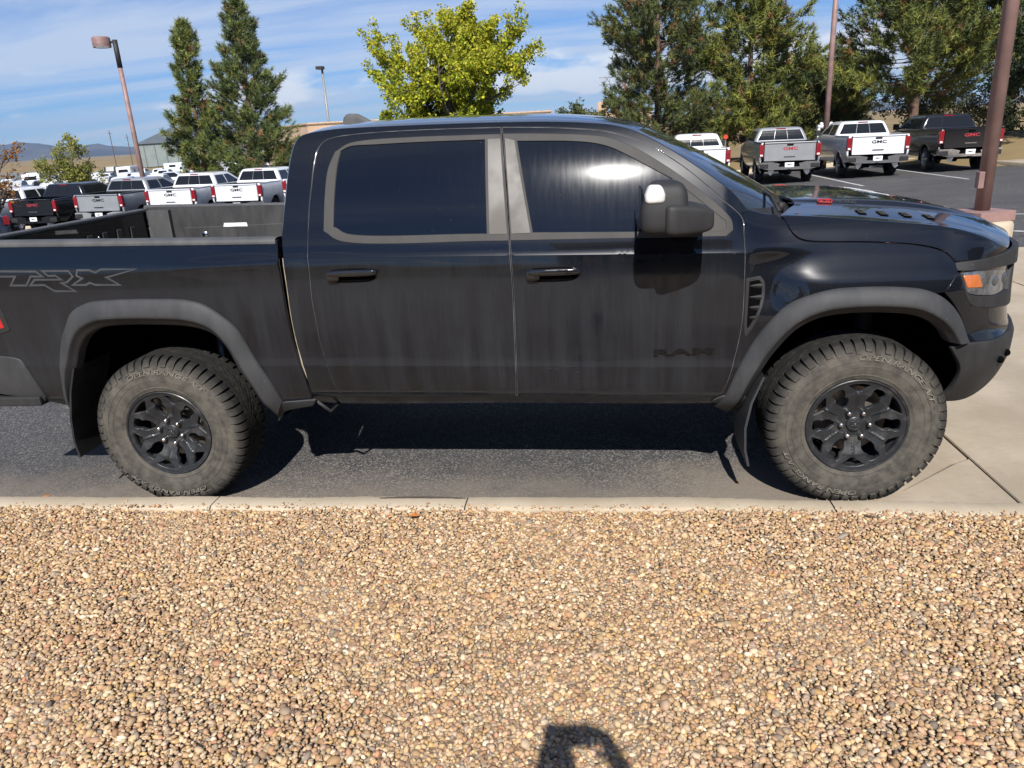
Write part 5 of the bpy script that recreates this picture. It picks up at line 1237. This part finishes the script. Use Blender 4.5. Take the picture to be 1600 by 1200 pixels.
# ------------------------------------------------------------------ lamp posts
brown = simple('post_brown_paint', (.25, .155, .138), .55, var=.2, scale=3); brown_dk = simple('post_dark', (.02, .018, .018), .6); galv = simple('galvanised_post', (.25, .25, .24), .5, .3)
def lamp(label, x, y, h, rad, head, base=None, m=brown, group='parking lot lamp posts'):
    z0 = float(terr(x, y)); t = thing('lamp_post', label, 'lamp post', (x, y, z0), group)
    if base:
        br, bh, gz = base; mb = MB(); z0 = gz
        mb.lathe([(br*1.0, -.2), (br, bh-.05), (br-.015, bh-.015), (br-.04, bh), (0, bh)], 36, axis='z', c=(x, y, z0)); mb.build('concrete_footing', kerbm.m, t, smooth=True).data.set_sharp_from_angle(angle=R(40))
        mb = MB(); mb.box((x, y, z0+bh+.055), (.235, .235, .055), bev=.006, rot=Matrix.Rotation(R(20), 3, 'Z')); mb.build('base_cover', m, t)
        mb = MB(); mb.box((x-rad-.01, y-.05, z0+bh+.45), (.03, .045, .09), bev=.006); mb.build('hand_hole_cover', m, t); zb = z0+bh
    else: zb = z0
    mb = MB(); mb.tube([(x, y, zb), (x, y, z0+h)], [rad, rad*.82], 20); mb.build('post', m, t, smooth=True)
    if head == 'drum':
        mb = MB(); mb.tube([(x, y, z0+h-1.1), (x, y, z0+h+.05)], [rad*.95, rad*.95], 14); mb.tube([(x, y, z0+h-.06), (x-.25, y-.02, z0+h-.02)], .05, 8); mb.build('arm', brown_dk, t, smooth=True)
        mb = MB(); c = (x-.62, y-.03, z0+h-.02); mb.lathe([(0, .22), (.33, .22), (.37, .19), (.38, .16), (.38, -.19), (.36, -.21), (.30, -.20), (.29, -.12), (0, -.12)], 36, axis='z', c=c); hd = mb.build('lamp_head', m, t, smooth=True); hd.data.set_sharp_from_angle(angle=R(40))
        mb = MB(); mb.lathe([(.385, .005), (.385, -.005)], 36, axis='z', c=(c[0], c[1], c[2]-.1)); mb.lathe([(0, -.185), (.28, -.19)], 24, axis='z', c=c); mb.build('lens', lens_clear, hd, smooth=True)
    elif head == 'box':
        mb = MB(); mb.box((x-.12, y-.15, z0+h+.1), (.32, .32, .13), bev=.03); mb.build('lamp_head', brown_dk, t)
    return t
lamp('tall brown lamp post with drum head rising behind the left row of pickups', -18.75, 30.5, 7.95, .115, 'drum')
lamp('thin pale lamp post with small box head far behind the cab roof', -22.22, 67.2, 9.9, .12, 'box', m=galv)
lamp('brown lamp post standing behind the white pickup in the right row', 12.30, 32.1, 10.2, .12, 'drum')
lamp('near brown lamp post on a round concrete footing beyond the hood', 6.75, 5.59, 9.2, .080, 'drum', base=(.33, .70, -.02))

# ------------------------------------------------------------------ trees
def leafmat(name, trans=.35, rough=.6):
    m = bpy.data.materials.new(name); m.use_nodes = True; nt = m.node_tree; b = nt.nodes['Principled BSDF']; b.inputs['Roughness'].default_value = rough; b.inputs['Specular IOR Level'].default_value = .3
    vc = nt.nodes.new('ShaderNodeVertexColor'); vc.layer_name = 'col'; tr = nt.nodes.new('ShaderNodeBsdfTranslucent'); mx = nt.nodes.new('ShaderNodeMixShader'); mx.inputs[0].default_value = trans
    nt.links.new(vc.outputs[0], b.inputs['Base Color']); nt.links.new(vc.outputs[0], tr.inputs[0]); nt.links.new(b.outputs[0], mx.inputs[1]); nt.links.new(tr.outputs[0], mx.inputs[2]); nt.links.new(mx.outputs[0], nt.nodes['Material Output'].inputs[0]); return m
leaf_b = leafmat('broad_leaf', .38, .5); needle = leafmat('pine_needle', .12, .65)
bark = simple('pine_bark', (.115, .072, .05), .9, var=.45, scale=6, bump=.6, bscale=25); bark_g = simple('grey_bark', (.10, .088, .075), .9, var=.35, scale=8, bump=.4, bscale=30)
def unit(v): return v/(np.linalg.norm(v, axis=-1, keepdims=True)+1e-9)
def pine(label, x, y, H, rad, seed, tint=(1, 1, 1), base=.06, dens=1.0, shape='cone', nlen=.24, brown=.10, lean=0.0, group=None, trunk_r=.17):
    g = np.random.default_rng(seed); z0 = float(terr(x, y)); t = thing('pine_tree', label, 'pine tree', (x, y, z0), group)
    mb = MB(); hs = np.linspace(0, 1, 12); axis = lambda q: np.array([x+lean*q*q*H+.06*math.sin(q*5+seed), y+.05*math.cos(q*4+seed), z0+q*H])
    mb.tube([axis(q) for q in hs], [trunk_r*(1-q)**.8+.012 for q in hs], 9)
    O, D, TW = [], [], []
    nb = int(120*dens)
    for i in range(nb):
        q = base+(1-base)*(i+g.random())/nb; q = min(q, .985)
        if shape == 'cone': R_ = rad*(1-q)**.80*(1.0+.10*math.sin(q*19+seed))*min(1, .55+q*2.2)+.10
        elif shape == 'column': R_ = rad*(1-q)**.55*(.75+.25*math.sin(q*13+seed))+.10
        else: R_ = rad*math.sin(min(1, (1-q)*1.15+.04)*math.pi*.62)**.75*(1+.18*math.sin(q*17+seed*2))+.10
        L = R_*g.uniform(.62, 1.10); a = i*2.399+g.uniform(-.5, .5); el = g.uniform(-.12, .28)+.75*q**2
        d = np.array([math.cos(a)*math.cos(el), math.sin(a)*math.cos(el), math.sin(el)]); b0 = axis(q)
        m_ = 7; pts = [b0+d*L*s+np.array([0, 0, -.10*L*s*(1-s)*2+.10*L*s*s]) for s in np.linspace(0, 1, m_)]
        mb.tube(pts, [max(.006, .035*(1-q*.6)*(1-s*.85)*min(1, L/2)) for s in np.linspace(0, 1, m_)], 5, cap=False)
        ntw = max(4, int(L*11))
        for j in range(ntw):
            s = g.uniform(.22, 1.0)**.75; p_ = b0+d*L*s+np.array([0, 0, -.10*L*s*(1-s)*2+.10*L*s*s])
            off = g.normal(0, 1, 3); off -= d*np.dot(off, d)*.6; off = off/np.linalg.norm(off)*g.uniform(.05, .34)*(.5+.5*L/2)
            td = unit(d*.7+off*1.1+np.array([0, 0, .45])); O.append(p_+off); D.append(td); TW.append(s)
        O.append(pts[-1]); D.append(unit(d+np.array([0, 0, .5]))); TW.append(1)
    for j in range(6): O.append(axis(.99)+g.normal(0, .08, 3)); D.append(unit(np.array([0, 0, 1.])+g.normal(0, .4, 3))); TW.append(1)
    mb.build('trunk', bark, t, smooth=True, fix=False)
    O, D, TW = np.array(O), np.array(D), np.array(TW); n = len(O); kpt = 30
    # needles: narrow blades in a brush about each twig end
    o = np.repeat(O, kpt, 0); d = np.repeat(D, kpt, 0); u = g.uniform(-.5, 1.0, (n*kpt, 1))*nlen*.75
    rnd = g.normal(0, 1, (n*kpt, 3)); nd = unit(d*g.uniform(.25, 1.1, (n*kpt, 1))+unit(rnd)*.85); ln = nlen*g.uniform(.7, 1.15, (n*kpt, 1)); wd = unit(np.cross(nd, g.normal(0, 1, (n*kpt, 3))))*nlen*.066
    b = o+d*u; V = np.stack([b-wd, b+wd, b+nd*ln], 1)
    pal = np.array([(.125, .152, .052), (.096, .126, .050), (.160, .178, .056), (.086, .112, .056)])*np.array(tint)
    c = pal[g.integers(0, 4, n)]*np.exp(g.normal(0, .22, (n, 1))); br_ = (g.random(n) < brown*(1.6-TW)); c[br_] = np.array([(.27, .15, .065)])*np.exp(g.normal(0, .25, (br_.sum(), 1)))
    c = np.repeat(c, kpt, 0); C = np.ones((n*kpt, 3, 4)); C[..., :3] = c[:, None]; C[:, 2, :3] *= 1.15
    f = np.arange(n*kpt*3).reshape(-1, 3); mobj('crown', V.reshape(-1, 3), f, needle, t, cols=C.reshape(-1, 4), smooth=False); return t
def broadleaf(label, x, y, H, rad, seed, pal, leaf=.09, nleaf=9000, trunk=.12, z_crown=.28, spread=1.0, group=None, kind='tree', bare=0.0, bk=None, flat=1.0, limbs=9, cat='tree', name='broadleaf_tree'):
    g = np.random.default_rng(seed); z0 = float(terr(x, y)); t = thing(name, label, cat, (x, y, z0), group); mb = MB(); tips = []
    def grow(p, d, L, r, lv):
        m_ = 5 if lv < 3 else 3; pts = [p]; dd = d
        for i in range(m_):
            dd = unit(dd+g.normal(0, .13, 3)+np.array([0, 0, .05])); pts.append(pts[-1]+dd*L/m_)
        mb.tube(pts, [r*(1-.45*i/m_) for i in range(m_+1)], (8, 7, 5, 4, 3)[lv], cap=False)
        if lv >= 2: tips.extend([(q, lv) for q in (pts[2:] if lv < 3 else pts[1:])])
        if lv < 4:
            for j in range((limbs if lv == 0 else g.integers(3, 5))):
                s = g.uniform(.35, 1.0) if lv else g.uniform(z_crown, 1.0); q = pts[min(m_, int(s*m_))]
                if lv == 0: a = j*2.399+g.uniform(-.4, .4); e = g.uniform(.35, 1.05)*flat; nd = np.array([math.cos(a)*math.cos(e), math.sin(a)*math.cos(e), math.sin(e)]); ll = rad*g.uniform(.62, .95)
                else: nd = unit(dd+g.normal(0, .65, 3)); ll = L*g.uniform(.5, .78)
                grow(q, nd, ll, r*g.uniform(.38, .55), lv+1)
    grow(np.array([x, y, z0-.1]), np.array([.02, .02, 1.0]), H*.62, trunk, 0)
    mb.build('trunk', bk or bark_g, t, smooth=True, fix=False)
    T = np.array([q for q, _ in tips]); c0 = np.array([x, y, z0+H*(.5+z_crown*.35)])
    T = T[g.permutation(len(T))[:max(150, int(len(T)*.55))]]; k = g.integers(0, len(T), nleaf); cl = unit(g.normal(0, 1, (nleaf, 3)))*(leaf*2.1*g.random((nleaf, 1))**.6); C = T[k]+cl
    keep = g.random(nleaf) > bare; C = C[keep]; k = k[keep]; n = len(C)
    a1 = unit(g.normal(0, 1, (n, 3))+np.array([0, 0, -.25])); a2 = unit(np.cross(a1, g.normal(0, 1, (n, 3)))); s = leaf*g.uniform(.55, 1.15, (n, 1))
    fold = np.cross(a1, a2)*s*.18
    V = np.stack([C-a1*s*.5, C+a2*s*.42+fold, C+a1*s*.6, C-a2*s*.42+fold], 1)
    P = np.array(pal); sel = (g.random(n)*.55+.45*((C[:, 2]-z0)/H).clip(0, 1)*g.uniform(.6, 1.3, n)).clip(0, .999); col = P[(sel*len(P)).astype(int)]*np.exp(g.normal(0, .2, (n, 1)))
    A = np.ones((n, 4, 4)); A[..., :3] = col[:, None]; f = np.arange(n*4).reshape(-1, 4)
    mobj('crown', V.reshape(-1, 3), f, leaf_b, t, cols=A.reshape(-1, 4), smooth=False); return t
pine('slim loose pine left of the two behind the white parked pickups', -18.35, 35.8, 9.15, 2.15, 21, (1.35, 1.30, .95), .10, 1.1, 'column', .27, .05)
pine('dense conical pine right of the two behind the white parked pickups', -15.55, 36.1, 10.3, 3.15, 22, (1.15, 1.15, .95), .05, 1.6, 'cone', .24, .06)
pine('dark dense pine with rounded outline, left of the big pair behind the right row', 5.45, 38.2, 11.5, 3.0, 31, (.98, .95, .80), .02, 1.75, 'round', .25, .09)
pine('lighter open pine, right of the big pair behind the right row', 10.2, 39.0, 11.8, 2.9, 32, (1.55, 1.40, .85), .06, 1.35, 'round', .30, .07)
pine('broad pine with bare lower trunk behind the black pickup, right row', 18.3, 38.8, 11.4, 4.3, 33, (1.35, 1.25, .85), .20, 1.30, 'round', .30, .05, trunk_r=.26)
pine('low dark pine filling the gap behind the brown lamp post', 15.3, 44.0, 4.3, 2.8, 34, (.85, .95, .9), .02, 1.2, 'round', .28, .06)
pine('pine at far right behind the broad one, pale straight trunk', 24.3, 43.5, 9.5, 3.0, 35, (1.1, 1.1, .85), .42, .9, 'round', .30, .06)
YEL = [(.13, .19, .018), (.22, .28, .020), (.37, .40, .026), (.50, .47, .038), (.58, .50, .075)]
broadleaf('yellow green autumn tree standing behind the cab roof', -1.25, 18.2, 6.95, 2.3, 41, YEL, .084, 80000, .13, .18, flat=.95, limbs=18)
broadleaf('small pale yellow green tree left of the tall lamp post', -29.7, 41.0, 6.6, 1.7, 42, [(.16, .19, .04), (.26, .27, .06), (.36, .34, .10)], .14, 6500, .07, .3)
broadleaf('half bare tree with orange leaves at the left edge', -8.62, 9.3, 3.2, .8, 43, [(.22, .10, .03), (.34, .15, .03), (.40, .20, .05)], .055, 2000, .05, .6, bare=.35)
broadleaf('small round green tree far behind the cab roof', -1.0, 76.3, 6.6, 2.6, 44, [(.06, .085, .02), (.09, .11, .03), (.12, .13, .04)], .24, 6000, .16, .2)
for i, (x, y, h, r, pal, lb) in enumerate(((14.4, 47.2, 6.2, 1.9, [(.07, .115, .02), (.11, .16, .025), (.16, .20, .03)], 'bright green tree left of the brown lamp post behind the right row'), (11.9, 45.5, 4.4, 2.0, [(.09, .12, .02), (.16, .18, .03), (.22, .22, .04)], 'low yellow green bush behind the silver pickup'), (17.0, 50.0, 5.4, 2.2, [(.04, .06, .02), (.06, .08, .025)], 'dull green bush behind the white pickup, right row'), (20.3, 31.2, 6.6, 2.9, [(.022, .036, .012), (.032, .05, .016), (.045, .065, .02)], 'dark green tree at the right edge behind the near lamp post'))):
    broadleaf(lb, x, y, h, r, 50+i, pal, .13 if i != 3 else .12, 8000 if i != 3 else 22000, .12, .12, limbs=12)
for i, (x, y, r) in enumerate(((2.6, 42, 1.8), (7.9, 43.2, 2.0), (-4.5, 60, 1.9), (21.5, 45.5, 2.3), (25.5, 47, 2.4), (13.2, 41.2, 1.8))):
    broadleaf(('olive shrub low behind the dark pine', 'olive shrub low between the two big pines', 'olive shrub far behind the yellow green tree', 'olive shrub right of the bare pine trunk behind the black parked pickup', 'olive shrub at the far right beyond the dirt bank', 'olive shrub under the brown lamp post behind the right row')[i], x, y, 3.0, r, 70+i, [(.07, .08, .022), (.12, .12, .035)], .15, 4500, .06, .08, limbs=12, cat='shrub', name='shrub')

# ------------------------------------------------------------------ far buildings, fences, pylon, mountains
tanw = simple('tan_stucco', (.52, .36, .24), .9, var=.12, scale=.6); tan_cap = simple('tan_cap', (.40, .28, .19), .8); greyg = simple('grey_green_metal', (.20, .235, .22), .6, var=.12, scale=.4); roofg = simple('grey_roof_metal', (.10, .115, .125), .5, var=.1, scale=.3); lotm = simple('storage_lot_gravel', (.20, .19, .175), .95, var=.3, scale=.15)
sheet('storage_lot', np.linspace(-200, -20, 40), np.linspace(52, 215, 40), lambda x, y: zg(x, y)+.02, lotm)
t = thing('metal_shed', 'long grey green metal shed with a gable roof, far off left of the pines', 'building', (-150, 255, -2))
ax = np.array([.93, .37]); ay = np.array([-.37, .93]); o0 = np.array([-162.0, 262.0])
def W(u, v, z): return (o0[0]+ax[0]*u+ay[0]*v, o0[1]+ax[1]*u+ay[1]*v, z)
mb = MB(); mb.add([W(0, 0, -3), W(45, 0, -3), W(45, 34, -3), W(0, 34, -3), W(0, 0, 5.2), W(45, 0, 5.2), W(45, 34, 5.2), W(0, 34, 5.2), W(10, 17, 10.5), W(45, 17, 10.5)], [(0, 1, 5, 4), (1, 2, 6, 9, 5), (2, 3, 7, 6), (3, 0, 4, 7)]); mb.build('wall', greyg, t, fix=False)
mb = MB(); e = .6; mb.add([W(-e, -e, 5.0), W(46, -e, 5.0), W(46, 34+e, 5.0), W(-e, 34+e, 5.0), W(10, 17, 10.6), W(46, 17, 10.6)], [(0, 1, 5, 4), (3, 4, 5, 2), (0, 4, 3), (1, 2, 5)]); mb.build('roof', roofg, t, fix=False)
for k in range(12):
    mb = MB(); mb.add([W(2+k*3.6, -.08, -3), W(2.25+k*3.6, -.08, -3), W(2.25+k*3.6, -.08, 5), W(2+k*3.6, -.08, 5)], [(0, 1, 2, 3)]); mb.build('wall_rib', roofg, t, fix=False)
t = thing('tan_building', 'flat roofed tan building behind the pines at the cab corner', 'building', (-18, 66, -1.5))
c0 = np.array([-22.3, 61.9]); a1 = np.array([-.62, .78]); a2 = np.array([.93, .36])
def W2(u, v, z): q = c0+a1*u+a2*v; return (q[0], q[1], z)
mb = MB(); mb.add([W2(0, 0, -3), W2(14, 0, -3), W2(14, 22, -3), W2(0, 22, -3), W2(0, 0, 3.45), W2(14, 0, 3.45), W2(14, 22, 3.45), W2(0, 22, 3.45)], [(0, 1, 5, 4), (1, 2, 6, 5), (2, 3, 7, 6), (3, 0, 4, 7), (4, 5, 6, 7)]); mb.build('wall', tanw, t)
mb = MB()
for p_, q_ in (((0, 0), (14, 0)), ((0, 0), (0, 22))): mb.tube([W2(*p_, 3.5), W2(*q_, 3.5)], .12, 6)
mb.build('parapet_cap', tan_cap, t)
t = thing('stucco_tower', 'tan stucco block with a square tower far behind the cab roof', 'building', (4, 150, -2))
mb = MB(); mb.box((3.4, 150, 2), (.95, 1.2, 4.35), bev=.05); mb.build('tower', tanw, t)
for dz in (5.5, 4.6):
    mb = MB(); mb.box((3.5, 148.77, dz), (.35, .05, .28)); mb.build('window', black, t)
mb = MB(); mb.box((6.2, 153, .8), (6.6, 2.5, 3.5), bev=.05); mb.build('wall', tanw, t)
t = thing('lattice_pylon', 'steel lattice pylon above the tan tower beside the dark pine', 'pylon', (5.6, 256, -2)); mb = MB()
for sx in (-1, 1):
    for sy in (-1, 1): mb.tube([(5.6+sx*2.2, 256+sy*2.2, -2), (5.6+sx*.8, 256+sy*.8, 16.6)], .09, 4)
for k in range(9):
    z = -1+k*2.0; z2 = z+2.0; w = 2.2-1.4*(z+2)/18.6; w2 = 2.2-1.4*(z2+2)/18.6
    for sy in (-1, 1): mb.tube([(5.6-w, 256+sy*w, z), (5.6+w2, 256+sy*w2, z2)], .055, 4); mb.tube([(5.6+w, 256+sy*w, z), (5.6-w2, 256+sy*w2, z2)], .055, 4)
mb.build('frame', galv, t, fix=False)
for z in (16.6, 14.5, 12.4): mb = MB(); mb.tube([(5.6-2.6, 256, z), (5.6+2.6, 256, z)], .09, 4); mb.build('cross_arm', galv, t)
for i, (x, y) in enumerate(((-171.5, 262), (-167, 265))):
    mb = MB(); mb.tube([(x, y, -3), (x, y, 10.2-i*1.6)], .13, 6); mb.box((x, y, 9.2-i*1.6), (.9, .06, .06)); tag(mb.build('utility_pole', bark), ('taller', 'shorter')[i]+' of two thin utility poles left of the metal shed', 'utility pole', 'utility poles')
t = thing('wire_fence', 'wire fence with thin posts behind the left row of parked pickups', 'fence', (-38, 45, -1)); fx = np.linspace(-62, -24, 20)
for x in fx:
    y = 45+(x+40)*-.1; z = float(terr(x, y)); mb = MB(); mb.tube([(x, y, z-.1), (x, y, z+1.75)], .035, 6); mb.build('post', galv, t)
for h in (.15, .55, .95, 1.35, 1.7): mb = MB(); mb.tube([(x, 45+(x+40)*-.1, float(terr(x, 45+(x+40)*-.1))+h) for x in fx], .011, 4); mb.build('wire', galv, t)
t = thing('white_standpipe', 'white pipe fixture standing behind the white pickup in the right row', 'pipe fixture', (12.9, 33.6, 0)); zb = float(terr(12.9, 33.6))
mb = MB()
for k in range(4): mb.tube([(12.4+k*.33, 33.6, zb), (12.4+k*.33, 33.6, zb+1.75+.12*(k % 2))], .07, 8)
mb.tube([(12.3, 33.6, zb+1.7), (13.6, 33.6, zb+1.7)], .09, 8); mb.build('pipe', whitepl, t, smooth=True)
for k in range(3): mb = MB(); mb.blob((12.5+k*.42, 33.6, zb+1.82), (.08, .08, .07), 1, 10, 6); mb.build('valve', whitepl, t, smooth=True)
t = thing('red_sign', 'small red sign on a post under the pines between white and silver pickups', 'sign', (8.3, 33.8, 0)); zb = float(terr(8.3, 33.8))
mb = MB(); mb.tube([(8.3, 33.8, zb), (8.3, 33.8, zb+1.65)], .03, 6); mb.build('post', galv, t)
mb = MB(); mb.prism([(8.3+0.11*math.cos(R(22.5+45*k)), zb+1.62+0.11*math.sin(R(22.5+45*k))) for k in range(8)], 33.74, 33.765); mb.build('sign_plate', simple('sign_red', (.55, .05, .02), .5), t)

# mountains on the horizon: folded ridges
mtm = NT('mountain_scrub'); _c = mtm.pos(); _f1 = mtm.noise(_c, .0016, 8, .6); mtm.set('Base Color', mtm.mix(mtm.ramp(_f1, .35, .65), (.035, .042, .05), (.085, .085, .085))).set('Roughness', .95).set('Specular IOR Level', .05)
def mountains():
    n1, n2 = 220, 26; az = np.linspace(R(-80), R(40), n1); G = []
    h0 = np.interp(np.degrees(az), [-80, -52, -44.5, -42, -39.3, -38.1, -37.3, -36.6, -35.6, -34.6, -33.8, -32.6, -31.2, -28, -20, 0, 40], [60, 80, 95, 118, 126, 136, 104, 78, 92, 112, 108, 70, 42, 40, 40, 38, 36])
    g = np.random.default_rng(9); ph = g.uniform(0, 6, 12)
    for j in range(n2):
        q = j/(n2-1); r = 6300+2100*q; row = []
        for i in range(n1):
            a = az[i]; fold = sum(math.sin(a*f+ph[k]+q*3)*w for k, (f, w) in enumerate(((37, 14), (71, 10), (133, 7), (251, 5), (410, 3))))
            prof = math.sin(min(1, q*1.35)*math.pi*.5) if q < .74 else math.cos((q-.74)/.26*math.pi*.5)**.5
            z = -6+(h0[i]+6+fold*(.35+.65*math.sin(q*math.pi)))*max(0, prof)
            row.append((2.42+r*math.sin(a), -3.6+r*math.cos(a), z))
        G.append(row)
    o = MB().grid(G).build('mountains', mtm.m, smooth=True); o['kind'] = 'structure'
mountains()

# ------------------------------------------------------------------ behind the camera: the photographer and the showroom mirrored in the side glass
t = thing('showroom_building', 'dark two storey showroom standing behind the photographer', 'building', (16, -26, 0))
wallm = simple('showroom_wall', (.17, .15, .13), .85, var=.15, scale=.7)
MB().box((17.6, -27, 5.3), (16.4, 6.5, 5.3), bev=.05).build('wall', wallm, t)
MB().box((17.6, -27, 10.75), (16.6, 6.7, .18), bev=.03).build('parapet', tan_cap, t)
for k in range(9):
    for z in (2.0, 6.2):
        mb = MB(); mb.box((3.4+k*3.5, -20.47, z), (1.35, .05, 1.4), bev=.02); w = mb.build('window', gl_back, t)
        mb = MB(); mb.box((3.4+k*3.5, -20.44, z-1.5), (1.5, .12, .07), bev=.02); mb.build('sill', tan_cap, w)
def photographer():
    bm = bmesh.new(); L = bm.verts.layers.skin.verify(); V = {}
    def v(n, co, r, root=False):
        q = bm.verts.new(co); q[L].radius = (r, r) if not isinstance(r, tuple) else r; q[L].use_root = root; V[n] = q
    def e(*ns):
        for a, b in zip(ns, ns[1:]): bm.edges.new((V[a], V[b]))
    cx, cy, g0 = 2.40, -4.02, .085
    v('pel', (cx, cy, g0+0.860), (.165, .12), True); v('wst', (cx, cy, g0+1.018), (.145, .11)); v('chs', (cx, cy+.01, g0+1.221), (.17, .12)); v('nkb', (cx, cy+.01, g0+1.351), (.085, .08)); v('nk', (cx, cy+.025, g0+1.415), .058); v('hd', (cx, cy+.05, g0+1.499), .088); v('hd2', (cx, cy+.05, g0+1.591), .085)
    e('pel', 'wst', 'chs', 'nkb', 'nk', 'hd', 'hd2')
    for s, n in ((-1, 'l'), (1, 'r')):
        v(n+'hip', (cx+s*.10, cy, g0+0.795), .10); v(n+'kn', (cx+s*.13, cy+.03, g0+0.444), .062); v(n+'an', (cx+s*.15, cy-.01, g0+0.083), .045); v(n+'toe', (cx+s*.17, cy+.17, g0+0.042), (.045, .035))
        e('pel', n+'hip', n+'kn', n+'an', n+'toe')
        hx, hz = (2.345, 1.915) if s < 0 else (2.515, 1.915)
        ex = 2.365 if s < 0 else cx+.38
        v(n+'sh', (cx+s*.19, cy+.01, g0+1.304), .066); v(n+'el', (ex, cy+.12 if s < 0 else cy+.06, g0+1.25 if s < 0 else g0+1.33), .085 if s < 0 else .055); v(n+'wr', (hx-s*.012 if s < 0 else hx+.045, -3.745, hz-.065), .078 if s < 0 else .036); v(n+'pm', (hx+s*.02, -3.715, hz), (.036, .02))
        e('chs', n+'sh', n+'el', n+'wr', n+'pm')
        for k, (dz, ln) in enumerate(((.030, .9), (.012, 1.0), (-.006, .95), (-.022, .8))):
            v(n+'f%d' % k, (hx-s*.012, -3.700+.012, hz+dz+.008), .009); v(n+'g%d' % k, (hx-s*.045*ln, -3.692, hz+dz+.010), .008); e(n+'pm', n+'f%d' % k, n+'g%d' % k)
        v(n+'t0', (hx-s*.0, -3.735, hz-.022), .010); v(n+'t1', (hx-s*.04, -3.738, hz-.018), .009); e(n+'pm', n+'t0', n+'t1')
    me = bpy.data.meshes.new('person'); bm.to_mesh(me); bm.free()
    a = NT('clothes_and_skin'); sp = a.n('ShaderNodeSeparateXYZ'); a.l(a.pos(), sp.inputs[0]); z = sp.outputs[2]
    c = a.mix(a.ramp(z, 0.970, 0.975), (.05, .07, .12), (.16, .16, .17)); c = a.mix(a.ramp(z, 1.470, 1.475), c, (.48, .30, .22)); a.set('Base Color', c).set('Roughness', .8); me.materials.append(a.m)
    o = link(bpy.data.objects.new('person', me)); tag(o, 'person in grey shirt and blue trousers holding up a phone', 'person')
    sk = o.modifiers.new('skin', 'SKIN'); sk.use_smooth_shade = True; sb = o.modifiers.new('sub', 'SUBSURF'); sb.levels = 2; sb.render_levels = 2
    mb = MB(); mb.blob((cx, cy+.03, g0+1.586), (.098, .115, .085), 1, 18, 10); mb.build('hair', simple('hair_brown', (.06, .04, .025), .7), o, smooth=True)
    f = MB(); f.box((0, 0, 0), (.082, .0045, .038), bev=.004); f.box((-.055, .006, .02), (.018, .003, .018), bev=.002)
    ph = f.build('phone', simple('phone_black', (.02, .02, .022), .3)); ph.location = (2.400, -3.703, 1.935); ph.rotation_euler = (R(-18), R(3), R(7)); tag(ph, 'black phone held up in both hands above the gravel', 'phone')
photographer()

# ------------------------------------------------------------------ air
hz = MB(); hz.box((0, 0, 195), (8900, 8900, 205)); ho = hz.build('haze', [], None); ho.data.materials.clear()
hm = bpy.data.materials.new('haze'); hm.use_nodes = True; nt = hm.node_tree; nt.nodes.remove(nt.nodes['Principled BSDF'])
pv = nt.nodes.new('ShaderNodeVolumePrincipled'); pv.inputs['Color'].default_value = (.50, .66, .92, 1); pv.inputs['Density'].default_value = 8e-5; pv.inputs['Anisotropy'].default_value = .1
nt.links.new(pv.outputs[0], nt.nodes['Material Output'].inputs['Volume']); ho.data.materials.append(hm)
tag(ho, 'thin blue haze over the far plain', 'haze', kind='stuff')
